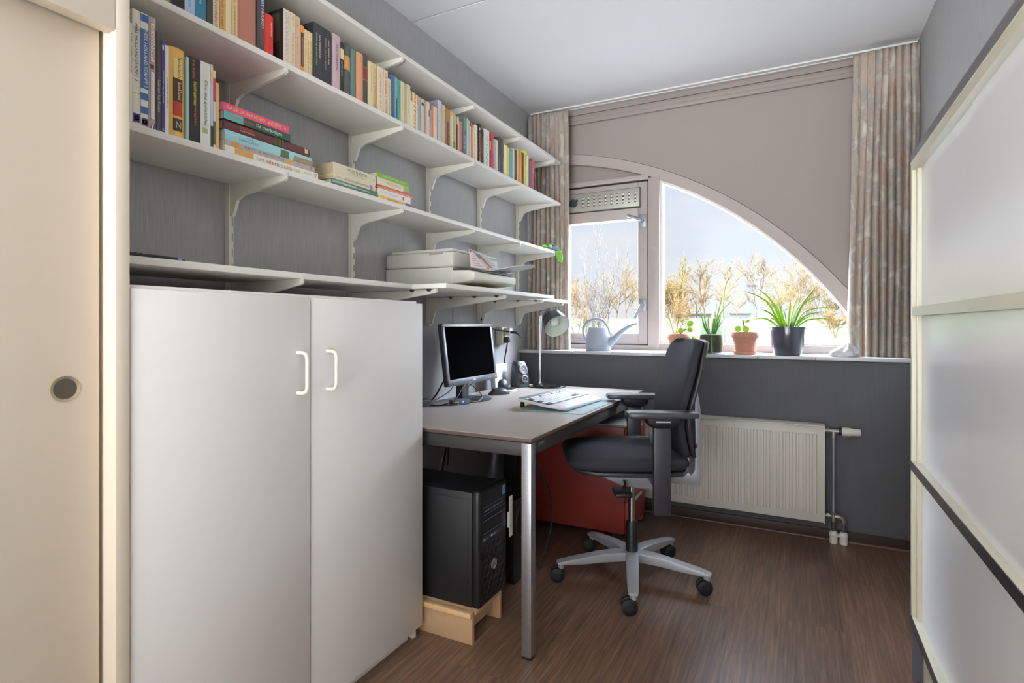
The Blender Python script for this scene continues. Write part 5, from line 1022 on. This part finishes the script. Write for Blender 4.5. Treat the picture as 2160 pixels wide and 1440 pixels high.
# base
hub = MB().lathe([(.0, .080), (.036, .080), (.044, .092), (.044, .112), (.036, .120), (.0, .121)], (0, 0, 0), 30).build('base_hub', SILVER, ch, 45)
for k in range(5):
    an = math.radians(-74+72*k-205.5); Mz = Matrix.Rotation(an, 4, 'Z'); R = []
    for r, zt_, th, w in ((.02, .121, .038, .029), (.08, .122, .040, .027), (.15, .117, .036, .026), (.22, .107, .030, .024), (.28, .099, .022, .0225), (.325, .090, .014, .021), (.338, .087, .010, .017)):
        R.append([Mz @ (p) for p in sring((r, 0, zt_-th/2), w, th/2, 14, 28, 'x')])
    MB().rings(R).build('base_leg', SILVER, ch, 30)
    c = Mz @ Vector((.322, 0, 0))
    ca = MB().cyl((c.x, c.y, .058), (c.x, c.y, .078), .0135, n=18).build('caster', SILVER, ch, 45)
    wa = Vector((.38, -.92, 0)) if k != 2 else Vector((.75, -.66, 0)); wa = Matrix.Rotation(math.radians(-205.5), 4, 'Z') @ wa; wa.normalize()
    tr_ = Vector((-wa.y, wa.x, 0)); off = -tr_*.016 if k != 1 else -tr_*.012
    ctr = c+off
    for s in (1, -1):
        MB().lathe([(.0, -.0095), (.027, -.0095), (.0315, -.006), (.0315, .006), (.027, .0095), (.0, .0095)], (ctr.x+wa.x*.0135*s, ctr.y+wa.y*.0135*s, .0315), 30, wa).build('wheel', RUBBER, ca, 45)
    MB().cyl((c.x, c.y, .03), (c.x, c.y, .060), .012, n=16).build('fork', BLACK, ca, 45)
    MB().lathe([(.0335, -.024), (.0345, -.02), (.0345, .02), (.0335, .024)], (ctr.x, ctr.y, .0325), 24, wa, cap=False).build('hood_band', BLACK, ca, 50) if False else MB().cyl(ctr+wa*.024+Vector((0, 0, .0325)), ctr-wa*.024+Vector((0, 0, .0325)), .016, n=20).build('axle_cover', BLACK, ca, 45)

# ================================================================== under the desk
st = thing('tower_stand', 'low bare fibreboard stand under the computer tower', 'stand', (-1.25, 1.77, 0))
bx('top_board', MDF, (-1.50, -1.010, 1.690, 1.872, .098, .113), st, .001)
bx('side_board', MDF, (-1.50, -1.014, 1.6705, 1.686, 0, .113), st, .001); bx('side_board', MDF, (-1.50, -1.014, 1.873, 1.888, 0, .113), st, .001)
bx('cross_board', MDF, (-1.06, -1.045, 1.687, 1.872, .03, .098), st, .001); bx('cleat', mat('cleat_wood', (216, 178, 128), .6), (-1.50, -1.016, 1.6605, 1.6702, .095, .113), st, .001)
pc = thing('computer_tower', 'black computer tower standing on the fibreboard stand', 'computer', (-1.22, 1.80, .113))
x0, x1, y0, y1, z0, z1 = -1.46, -1.0, 1.700, 1.905, .1135, .530
BP = mat('tower_black', (28, 28, 30), .45, 0, .4); BG = mat('tower_front', (24, 24, 26), .35, 0, .45)
MB().box(x0, x1-.034, y0, y1, z0, z1-.004, .004).build('case', BP, pc, 40)
MB().box(x0+.02, x1-.05, y0-.0015, y0+.002, z0+.012, z1-.03, .001).build('side_panel', BP, pc, 40)
fr = MB().box(x1-.036, x1, y0-.003, y1+.003, z0-.002, z1+.004, .014, 4).build('front_bezel', BG, pc, 50)
LN = mat('bay_line', (108, 110, 120), .35); LB = flat((84, 86, 94), .35)
def fp(y_0, y_1, z_0, z_1, m, name, e=.0012): bx(name, m, (x1-.002, x1+e, y_0, y_1, z_0, z_1), fr)
for zz in (.467, .440, .418, .372): fp(y0+.022, y1-.012, zz, zz+.0016, LN, 'bay_line')
fp(y0+.03, y1-.03, .452, .4545, flat((120, 130, 160), .3), 'disc_slot'); fp(y0+.02, y1-.04, .345, .362, flat((44, 44, 48), .3), 'port_panel')
for i, yy in enumerate((.024, .05, .078, .098, .118)): fp(y0+yy, y0+yy+.014, .350, .357, flat(((150, 150, 160), (90, 92, 98), (190, 196, 220), (150, 152, 158), (90, 92, 98))[i]), 'port', .0016)
fp(y1-.034, y1-.014, .480, .512, flat((70, 140, 206), .3), 'sticker'); fp(y1-.034, y1-.014, .509, .514, flat((226, 190, 90), .3), 'sticker_edge', .0016)
text('ASUS', fr, axes((x1+.0015, 1.805, .459), (0, 1, 0), (0, 0, 1)), .03, .007, LB, 'small_lettering'); text('COOLER', fr, axes((x1+.0015, 1.765, .486), (0, 1, 0), (0, 0, 1)), .05, .006, LB, 'small_lettering')
MB().lathe([(.0205, 0), (.0215, .0025), (.018, .003), (.015, .0015), (.0, .0015)], (x1, 1.803, .242), 6, (1, 0, 0)).build('silver_badge', mat('badge_silver', (190, 192, 196), .25, .6), fr)
mb = MB()
for r in range(7):
    for c in range(5):
        yy = 1.733+.034*c+(.017 if r % 2 else 0)
        if yy < 1.885: mb.lathe([(.0155, 0.0), (.0165, .0007), (.0175, 0.0)], (x1, yy, .150+.028*r), 6, (1, 0, 0), cap=False)
mb.build('hexagon_relief', flat((44, 44, 47), .35), fr)
sw = thing('paper_strip', 'white strip of stickers stuck to the front edge of the computer tower', 'paper strip', (-1.0, 1.915, .33))
mb = MB(); mb.box(-.99, -.9885, 1.905, 1.932, .305, .462); mb.build('strip', flat((222, 220, 206)), sw)
mb = MB(); [mb.box(-.9886, -.9880, 1.908, 1.929, .318+.019*i, .334+.019*i) for i in range(7)]; mb.build('stickers', flat((206, 206, 200)), sw)
bx('adhesive_tab', flat((196, 196, 200)), (-1.0, -.9885, 1.9085, 1.914, .34, .40), sw)
# subwoofer
sb = thing('subwoofer', 'black box loudspeaker behind the computer tower', 'subwoofer', (-1.2, 2.22, 0))
MB().box(-1.34, -1.085, 2.135, 2.33, .155, .365, .004).build('cabinet_shell', BLACK, sb, 40)
dv = MB().lathe([(.075, .0), (.080, .006), (.084, .0)], (-1.085, 2.232, .262), 40, (1, 0, 0), cap=False).build('driver_ring', DARKP, sb, 50); MB().lathe([(.078, .002), (.05, -.006), (.022, -.002), (.0, .006)], (-1.0845, 2.232, .266), 36, (1, 0, 0)).build('cone', mat('cone_black', (20, 20, 21), .5), dv, 50)
mb = MB(); mb.box(-1.34, -1.085, 2.14, 2.325, .0, .1545, .003); mb.build('plinth_box', BLACK, sb)
bp_ = bx('panel_board', mat('board_black', (22, 22, 23), .6), (-1.385, -1.305, 2.600, 2.618, 0, .672), None, .001); tag(bp_, 'narrow black board standing under the desk next to the red drawer unit', 'board')
# red drawer unit
rc = thing('drawer_unit', 'red metal drawer unit with grey top under the desk', 'drawer unit', (-1.09, 3.0, 0))
bx('body', RED, (-1.40, -.785, 2.790, 3.150, .05, .598), rc, .003)
bx('top', mat('grey_slab', (106, 102, 98), .35), (-1.41, -.770, 2.780, 3.152, .5985, .613), rc, .003)
for z_0, z_1 in ((.06, .215), (.22, .375), (.38, .592)):
    d = bx('drawer', RED, (-.784, -.768, 2.792, 3.148, z_0, z_1), rc, .002)
    bx('grip', mat('grip_silver', (206, 204, 196), .35, .3), (-.7695, -.760, 2.88, 3.06, z_1-.022, z_1-.010), d, .002)
for xx in (-1.36, -.83):
    for yy in (2.83, 3.11): MB().cyl((xx, yy-.012, .025), (xx, yy+.012, .025), .0248, n=20).build('caster', BLACK, rc, 45)
# cables under the desk
GC = 'cables hanging under the desk'
rnd = random.Random(11); zt_ = .735
def hang(x, y, pts, lab, m=CABLE, r=.003): cable([(x, y, .675)]+pts, lab, m, r, GC)
yw = 2.0
hang(-1.60, 1.78, [(-1.58, 1.86, .64), (-1.56, 1.98, .60), (-1.55, 2.07, .57), (-1.56, 2.12, .565)], 'black cable sagging in a long slope behind the tower, beginning at the cabinet')
hang(-1.60, 1.93, [(-1.61, 1.93, .62), (-1.60, 1.925, .58), (-1.60, 1.92, .45)], 'black cable hanging straight, nearest the white cabinet')
hang(-1.60, 1.95, [(-1.60, 1.955, .62), (-1.59, 1.985, .56), (-1.59, 1.99, .45)], 'pale cable hanging beside the straight black one near the cabinet', CABLEW)
hang(-1.58, 2.06, [(-1.59, 2.04, .62), (-1.60, 2.01, .56), (-1.60, 1.99, .47)], 'thick black cable slanting towards the cabinet', CABLE, .005)
hang(-1.58, 2.10, [(-1.57, 2.115, .62), (-1.57, 2.125, .585), (-1.575, 2.12, .56), (-1.58, 2.09, .52)], 'pale cable ending in a small hook behind the tower', CABLEW)
hang(-1.57, 2.30, [(-1.57, 2.27, .62), (-1.57, 2.21, .57), (-1.57, 2.15, .56), (-1.57, 2.05, .53)], 'black cable curving from the bundle towards the cabinet')
hang(-1.57, 2.31, [(-1.57, 2.315, .62), (-1.56, 2.33, .57), (-1.56, 2.32, .52), (-1.57, 2.30, .40)], 'thick black lead in the middle of the cable bundle', CABLE, .005)
hang(-1.57, 2.33, [(-1.56, 2.34, .62), (-1.56, 2.335, .57), (-1.56, 2.30, .50), (-1.57, 2.27, .40)], 'cream cable bent in front of the bundle', flat((196, 190, 164)), .003)
hang(-1.59, 2.36, [(-1.59, 2.36, .62), (-1.59, 2.355, .56), (-1.59, 2.33, .47)], 'grey cable at the window side of the bundle', CABLEW, .0035)
hang(-1.55, 2.26, [(-1.55, 2.28, .62), (-1.55, 2.31, .57), (-1.56, 2.34, .50), (-1.57, 2.35, .42)], 'black cable crossing the bundle diagonally')
hang(-1.56, 2.44, [(-1.555, 2.46, .63), (-1.56, 2.475, .58), (-1.56, 2.48, .53), (-1.56, 2.51, .50)], 'thin black cable hanging alone on the grey wall')
hang(-1.54, 2.52, [(-1.54, 2.55, .63), (-1.545, 2.585, .57), (-1.55, 2.62, .52), (-1.55, 2.63, .45)], 'black cable slanting towards the red drawer unit')
hang(-1.53, 2.63, [(-1.53, 2.64, .60), (-1.54, 2.64, .52), (-1.55, 2.62, .42)], 'black cable nearest the narrow black board', CABLE, .004)
cable([(-.82, 1.76, .66), (-.815, 1.82, .60), (-.81, 1.89, .50), (-.82, 1.93, .40), (-.84, 1.93, .30), (-.87, 1.92, .20)], 'black cable hanging beside the front desk leg before the red drawer unit', CABLE, .004)
# ================================================================== on the window sill
ZS = 0.957; YS = 3.43
wc = thing('watering_can', 'pale grey-blue watering can on the window sill', 'watering can', (-1.135, YS, ZS))
WCM = mat('can_plastic', (164, 172, 186), .45, 0, .4)
cx = -1.135
MB().lathe([(.0, 0), (.078, 0), (.083, .004), (.082, .05), (.076, .10), (.067, .143), (.062, .151), (.056, .149), (.056, .12)], (cx, YS, ZS), 44, sx=1.0, sy=.72, cap=False).build('body', WCM, wc, 50)
hd = [(cx-.03, YS, ZS+.02), (cx-.072, YS, ZS+.06), (cx-.098, YS, ZS+.105), (cx-.098, YS, ZS+.15), (cx-.070, YS, ZS+.19), (cx-.020, YS, ZS+.206), (cx+.030, YS, ZS+.195), (cx+.062, YS, ZS+.155), (cx+.078, YS, ZS+.11)]
MB().tube(spline(hd), .0085, 12).build('handle', WCM, wc, 60)
s_ = spline([(cx+.045, YS, ZS+.035), (cx+.10, YS, ZS+.075), (cx+.15, YS, ZS+.125), (cx+.20, YS, ZS+.158), (cx+.255, YS, ZS+.178)])
MB().tube(s_, [.034-.027*min(1, i/(len(s_)-1)*1.12)**.8 for i in range(len(s_))], 18).build('spout', WCM, wc, 60)

LEAF = mat('leaf_green', (120, 150, 62), .45, noise=((20, 20, 20), .2))
LEAFD = mat('leaf_grey_green', (96, 124, 84), .5, noise=((20, 20, 20), .2))
PILEA = mat('round_leaf_green', (150, 176, 70), .4)
for mm in (LEAF, LEAFD, PILEA):   # thin leaves let some daylight through
    nt = mm.node_tree; b = nt.nodes['Principled BSDF']; tr = nt.nodes.new('ShaderNodeBsdfTranslucent'); tr.inputs['Color'].default_value = lin((150, 176, 50)); ms = nt.nodes.new('ShaderNodeMixShader'); ms.inputs[0].default_value = .45
    nt.links.new(b.outputs[0], ms.inputs[1]); nt.links.new(tr.outputs[0], ms.inputs[2]); nt.links.new(ms.outputs[0], nt.nodes['Material Output'].inputs[0])
def blade(base, tip, mid, w, m, par, name='leaf'):
    P = spline([base, mid, tip], 8); n = len(P); mb = MB(); R = []
    side = (Vector(tip)-Vector(base)).cross(Vector((0, 0, 1)))
    side = Vector((0, 1, 0)) if side.length < 1e-4 else side.normalized()
    ax_ = (Vector(tip)-Vector(base)).normalized(); side = Matrix.Rotation(math.radians(55 if tip[0] > base[0] else -55), 3, ax_) @ side
    d0 = (P[1]-P[0]).normalized()
    for i, p in enumerate(P):
        f = i/(n-1); ww = w*(1-f)**.75*(.75+.5*f) if f < 1 else .0003
        nn = (P[min(n-1, i+1)]-P[max(0, i-1)]).normalized().cross(side)
        R.append([p-side*ww, p+nn*ww*.45*0-nn*ww*.35, p+side*ww, p+nn*.0012-nn*ww*.30])
    return mb.rings(R).build(name, m, par, 60)
def terracotta(x, lab, rim_r, h, leaves, stem):
    p = thing('potted_plant', lab, 'plant', (x, YS, ZS), 'terracotta pots of round-leaved plants')
    MB().lathe([(.0, .0), (.052, .0), (.060, .004), (.063, .018), (.058, .018), (.056, .007), (.0, .007)], (x, YS, ZS), 40).build('saucer', TERRA, p, 40)
    MB().lathe([(.0, .009), (.046, .009), (.049, .013), (rim_r*.88, h-.034), (rim_r*.97, h-.033), (rim_r, h-.030), (rim_r, h-.003), (rim_r*.97, h), (rim_r*.88, h), (rim_r*.84, h-.02), (.0, h-.02)], (x, YS, ZS), 44).build('pot', TERRA, p, 40)
    MB().lathe([(.0, h-.012), (rim_r*.6, h-.014), (rim_r*.86, h-.017)], (x, YS, ZS), 30).build('soil', SOIL, p)
    MB().tube(spline([(x, YS, ZS+h-.02), (x+stem[0]*.4, YS, ZS+h+stem[1]*.4), (x+stem[0], YS, ZS+h+stem[1])]), .0035, 8).build('stem', mat('plant_stem', (120, 84, 66), .6), p, 60)
    for dx, dz, r, ax in leaves:
        c = Vector((x+dx, YS-.01, ZS+h+dz)); l = MB().lathe([(.0, .0012), (r*.7, .0008), (r, -.0015), (r*.7, -.0003), (.0, .0002)], c, 24, ax).build('leaf', PILEA, p, 60)
        MB().tube(spline([(x+stem[0]*.6, YS, ZS+h+stem[1]*.6), ((x+stem[0]*.6+c.x)/2, YS, (ZS+h+stem[1]*.6+c.z)/2+.006), c]), .0012, 6).build('leaf_stalk', LEAF, l, 60)
terracotta(-.630, 'terracotta pot with a leaning round-leaved plant behind the chair back', .0715, .113, [(.066, .062, .0195, (-.2, -.9, .4)), (.012, .019, .0175, (-.1, -1, .1)), (.066, .026, .0155, (.2, -.9, .3)), (.088, -.022, .013, (.2, -.7, .6))], (.045, .03))
terracotta(-.263, 'terracotta pot with a small round-leaved plant beside the large grey pot', .0735, .127, [(.012, .064, .013, (-.2, -.8, .5)), (-.037, .018, .0175, (-.2, -1, .1)), (.006, .016, .0175, (.2, -1, .0)), (-.032, .087, .012, (-.6, -.2, .8))], (-.010, .07))
gp = thing('glass_planter', 'clear glass cylinder planted with spiky leaves over moss', 'plant', (-.446, YS, ZS))
GX = -.446
MB().lathe([(.0, .0), (.067, .0), (.0685, .003), (.0685, .203), (.0655, .203), (.0655, .006), (.0, .006)], (GX, YS, ZS), 48, cap=False).build('glass_cylinder', glass('planter_glass', (.90, .93, .93, 1), 1.0), gp, 40)
MB().lathe([(.0, .0065), (.064, .0065), (.0645, .04), (.0645, .09), (.060, .108), (.03, .114), (.0, .112)], (GX, YS, ZS), 40).build('moss_and_soil', mat('moss', (86, 92, 58), .95, noise=((90, 90, 90), .5), bump=((300, 300, 300), .8, 3)), gp, 60)
for dx, z, mx, mz, w in ((.063, 1.306, .035, 1.18, .007), (.127, 1.277, .05, 1.19, .007), (-.064, 1.228, -.045, 1.14, .006), (-.045, 1.20, -.03, 1.13, .006), (-.02, 1.19, -.015, 1.12, .006), (.02, 1.20, .01, 1.13, .006), (.055, 1.19, .04, 1.13, .006), (.08, 1.17, .05, 1.13, .005), (-.05, 1.13, -.04, 1.11, .005), (.03, 1.25, .02, 1.15, .006), (.0, 1.16, .0, 1.11, .005)):
    blade((GX+dx*.18, YS, ZS+.10), (GX+dx, YS+.01, z), (GX+mx, YS+.005, mz), w, LEAFD, gp)
bg = thing('potted_plant', 'glossy dark grey pot with long arching green leaves on the sill', 'plant', (-.045, YS, ZS))
BX = -.045
MB().lathe([(.0, .0), (.060, .0), (.068, .004), (.080, .05), (.089, .10), (.0925, .150), (.0925, .156), (.089, .157), (.086, .150), (.084, .135), (.0, .135)], (BX, YS, ZS), 52).build('pot', mat('glazed_grey', (74, 76, 84), .12, 0, .6), bg, 50)
MB().lathe([(.0, .143), (.05, .141), (.084, .138)], (BX, YS, ZS), 32).build('soil', SOIL, bg)
for i, (dx, z, mx, mz, w) in enumerate(((-.216, 1.317, -.10, 1.25, .011), (-.155, 1.335, -.075, 1.25, .011), (.145, 1.340, .075, 1.24, .011), (.165, 1.290, .07, 1.235, .010), (.235, 1.218, .09, 1.20, .010), (.205, 1.158, .10, 1.152, .009), (-.195, 1.150, -.11, 1.160, .009), (-.13, 1.212, -.075, 1.18, .013), (.055, 1.300, .03, 1.22, .010), (.015, 1.265, .01, 1.19, .009), (-.045, 1.255, -.03, 1.19, .010), (.10, 1.280, .045, 1.21, .011), (-.085, 1.270, -.045, 1.20, .010), (.17, 1.20, .08, 1.17, .009), (.04, 1.24, .03, 1.17, .014), (-.02, 1.22, -.01, 1.17, .012), (-.09, 1.165, -.06, 1.15, .009), (.12, 1.175, .07, 1.15, .009))):
    dy = ((i*37) % 7-3)*.012
    blade((BX+dx*.12, YS+dy*.3, ZS+.135), (BX+dx, YS+dy*1.6, z), (BX+mx, YS+dy, mz), w, LEAF, bg)
pb = MB(); rnd = random.Random(5); R = []
for f in range(9):
    t = f/8; a = .062*math.sin(PI*min(.999, t*.62+.36))*(1-.25*t); ring = []
    for k in range(26):
        an = 2*PI*k/26; q = 1+.16*math.sin(5*an+t*4)+.10*math.sin(9*an-t*7)+rnd.uniform(-.05, .05)
        ring.append(Vector((.218+a*q*math.cos(an)*1.1+t*.02, YS-.02+a*q*math.sin(an)*.8, ZS+.0005+.072*t+(.006*math.sin(6*an+2) if 0 < t < 1 else 0)*t)))
    R.append(ring)
tag(pb.rings(R).build('plastic_bag', mat('white_plastic_film', (222, 220, 222), .35, 0, .5), None, 70), 'crumpled white plastic bag on the sill by the curtain', 'bag')

# ================================================================== outdoors
GZ = -0.35
GR = mat('meadow', (34, 42, 18), .9, 0, .1, noise=((.6, .6, 1), .22)); BK = mat('dike_grass', (33, 39, 16), .9, 0, .1, noise=((.5, .5, .8), .35))
struct(bx('ground', GR, (-160, 120, 3.95, 260, GZ-.3, GZ)), 'flat green meadow')
struct(bx('bounce_slab', mat('pale_bounce', (150, 148, 146), .8), (-40, 40, 3.96, 34, GZ-.2, GZ+.015)), 'pale slab added out of view to bounce daylight')  # added unseen below the sill to bounce light onto the ceiling
MB().prism([(70, GZ), (76, GZ+1.5), (80, GZ+2.25), (86, GZ+2.3), (94, GZ)], 'x', -150, 110).build('hill', BK)['kind'] = 'structure'
TWS = [mat('bark_yellow', (88, 68, 34), .9, 0, .1, noise=((2, 2, 2), .25)), mat('bark_tan', (80, 62, 36), .9, 0, .1, noise=((2, 2, 2), .25)), mat('bark_olive', (84, 70, 32), .9, 0, .1, noise=((2, 2, 2), .25))]
def tree(x, y, z0, h, seed, lab, m, spread=.5, base=.18, twig=.03, levels=4, trunkr=.022, cat='tree', name='bare_tree', stems=1, group='bare trees beyond the meadow', dens=1.0, up=.35):
    rnd = random.Random(seed); o = thing(name, lab, cat, (x, y, z0), group)
    lim = MB(); fin = bmesh.new()
    def seg(b, p, q, r0, r1, n):
        d = (q-p).normalized(); u = d.orthogonal().normalized(); w = d.cross(u)
        A = [b.verts.new(p+(u*math.cos(2*PI*k/n)+w*math.sin(2*PI*k/n))*r0) for k in range(n)]; B = [b.verts.new(q+(u*math.cos(2*PI*k/n)+w*math.sin(2*PI*k/n))*r1) for k in range(n)]
        for k in range(n): b.faces.new((A[k], A[(k+1) % n], B[(k+1) % n], B[k]))
    def grow(p, d, L, r, lv):
        n = 4; pts = [p]
        for i in range(n):
            d = (d+Vector((rnd.uniform(-1, 1), rnd.uniform(-1, 1), rnd.uniform(-.5, .9)))*.16+Vector((0, 0, up*.14))).normalized(); q = p+d*(L/n)
            ra = max(twig*.5, r*(1-.55*i/n)); rb = max(twig*.4, r*(1-.55*(i+1)/n))
            seg(lim.b if lv >= levels-1 else fin, p, q, ra, rb, 5 if lv >= levels-1 else 3); p = q; pts.append(p)
            if lv > 0:
                for _ in range(rnd.choice((1, 2, 2)) if rnd.random() < dens else 1):
                    if lv == levels and i < 1: continue
                    a = rnd.uniform(0, 2*PI); s = spread*rnd.uniform(.6, 1.25)
                    u = d.orthogonal().normalized(); w = d.cross(u)
                    nd = (d+(u*math.cos(a)+w*math.sin(a))*s*1.5).normalized()
                    grow(p, nd, L*rnd.uniform(.38, .62), r*.5, lv-1)
    for s in range(stems):
        d = Vector((rnd.uniform(-.1, .1), rnd.uniform(-.1, .1), 1)) if stems == 1 else Vector((rnd.uniform(-.5, .5), rnd.uniform(-.4, .4), 1))
        grow(Vector((x, y, z0)), d.normalized(), h*.66, h*trunkr, levels)
    lim.build('trunk', m, o); me = MB(); me.b.free(); me.b = fin; me.build('twigs', m, o)
    return o
def at(px, d, ytop):
    X = (px-1080)/1170.5; a = math.radians(27.15); vx = -math.sin(a)+X*math.cos(a); vy = math.cos(a)+X*math.sin(a); k = d/vy
    return vx*k, d, 1.13+(683-ytop)/1170.5*k
# where each tree stands: bearing seen from the room, distance, height of its top
TR = [(1206, 98, 598, 'bare yellowish tree beside the curtain edge of the open-sash pane'), (1236, 104, 596, 'bare tree rising behind the near dark shrub'), (1268, 99, 585, 'bare tree above the watering can handle'), (1296, 108, 575, 'bare tree seen above the watering can spout'), (1322, 96, 570, 'tall bare tree in the middle of the sash pane'), (1346, 102, 572, 'bare tree next to the sash stile'),
      (1384, 100, 590, 'bare tree hidden partly by the window post'), (1408, 99, 590, 'bushy bare tree just beyond the window post'), (1436, 94, 562, 'tall bare tree above the leaning round-leaved plant'), (1468, 103, 575, 'bare tree between the first terracotta pot and the glass cylinder'), (1494, 96, 556, 'tall forked bare tree above the glass cylinder'), (1530, 98, 552, 'tallest thin bare tree above the spiky plant'), (1562, 106, 572, 'slender bare tree over the second terracotta pot'),
      (1590, 97, 548, 'tall bare tree next to the tall pale mast'), (1632, 100, 572, 'broad bare tree over the dark grey pot'), (1668, 98, 562, 'dense bare tree behind the long arching leaves'), (1706, 102, 578, 'bare tree under the arch curve'), (1742, 100, 612, 'low bare tree next to the curtain by the wardrobe')]
for i, (px, d, yt, lab) in enumerate(TR):
    x, y, zt_ = at(px, d, yt)
    dense = i in (0, 1, 2, 6, 7, 9, 14, 15, 16, 17)
    tree(x, y, GZ, (zt_-GZ)*.93, 20+i, lab, TWS[i % 3], .62 if dense else .42, twig=.045, levels=4, trunkr=.014, stems=2 if dense else 1, dens=.55 if dense else .45)
x, y, zt_ = at(1258, 9.0, 522); tree(x, y, GZ, (zt_-GZ)*.90, 77, 'near dark bare shrub with upright twigs outside the sash', mat('bark_dark', (30, 20, 15), .9), .34, twig=.007, levels=3, trunkr=.006, cat='shrub', name='bare_shrub', stems=6, group=None, dens=.15, up=1.4)
for px, d, yt, sd_, lab in ((1424, 66, 612, 5, 'yellowish bare bush at the foot of the trees beside the window post'), (1762, 66, 640, 9, 'low bare bush on the meadow edge beside the arch foot'), (1236, 66, 640, 13, 'low bare bush behind the near dark shrub')):
    x, y, zt_ = at(px, d, yt); tree(x, y, GZ, (zt_-GZ)*.8, sd_, lab, TWS[0], .8, twig=.03, levels=3, trunkr=.012, cat='bush', name='bare_bush', stems=6, group='bare bushes at the meadow edge', dens=.9)
PW_ = mat('pole_white', (96, 96, 94), .5)
x, y, zt_ = at(1600, 58, 586); ml = thing('light_mast', 'tall thin pale light mast beyond the meadow', 'light mast', (x, y, GZ)); MB().cyl((x, y, GZ), (x, y, zt_), .11, .07, 10).build('mast', PW_, ml); MB().box(x-.28, x+.28, y-.15, y+.15, zt_, zt_+.12).build('lamp_head', flat((120, 124, 124)), ml)
for px, d, yt, lab in ((1529, 40, 682, 'short white post seen beside the glass cylinder'), (1292, 22, 672, 'white fence post seen through the watering can handle'), (1318, 22, 675, 'white fence post seen above the watering can spout'), (1344, 22, 678, 'white fence post next to the sash stile')):
    x, y, zt_ = at(px, d, yt); tag(MB().box(x-.05*d/30, x+.05*d/30, y-.05, y+.05, GZ, zt_, .01).build('post', PW_, None), lab, 'post', 'white posts on the meadow')
for px0, px1, yt, yb, d, c, lab in ((1540, 1584, 660, 678, 128, (110, 111, 112), 'white low building glimpsed between the trees'), (1702, 1738, 657, 676, 128, (108, 105, 100), 'pale low building glimpsed near the arch foot'), (1576, 1594, 600, 672, 140, (96, 102, 110), 'tall pale tower block glimpsed beside the mast'), (1440, 1500, 661, 676, 130, (92, 84, 70), 'long tan low building behind the tree trunks')):
    xa, y, zt_ = at(px0, d, yt); xb, y, _z = at(px1, d, yt); bl = thing('building', lab, 'building', ((xa+xb)/2, y+3, GZ))
    bx('walls', flat(c, .8), (xa, xb, y, y+8, GZ, zt_-.25), bl); bx('roof', flat((80, 80, 82), .8), (xa-.2, xb+.2, y-.2, y+8.2, zt_-.25, zt_), bl)
    w = (xb-xa)/6
    for k in range(3): bx('window', flat((96, 110, 130), .2), (xa+w*(.7+1.8*k), xa+w*(1.7+1.8*k), y-.05, y+.02, zt_-1.5, zt_-.7), bl)

flush_text()
for o in COL.objects:
    if 'geo' in o.keys(): del o['geo']
bpy.context.view_layer.update()
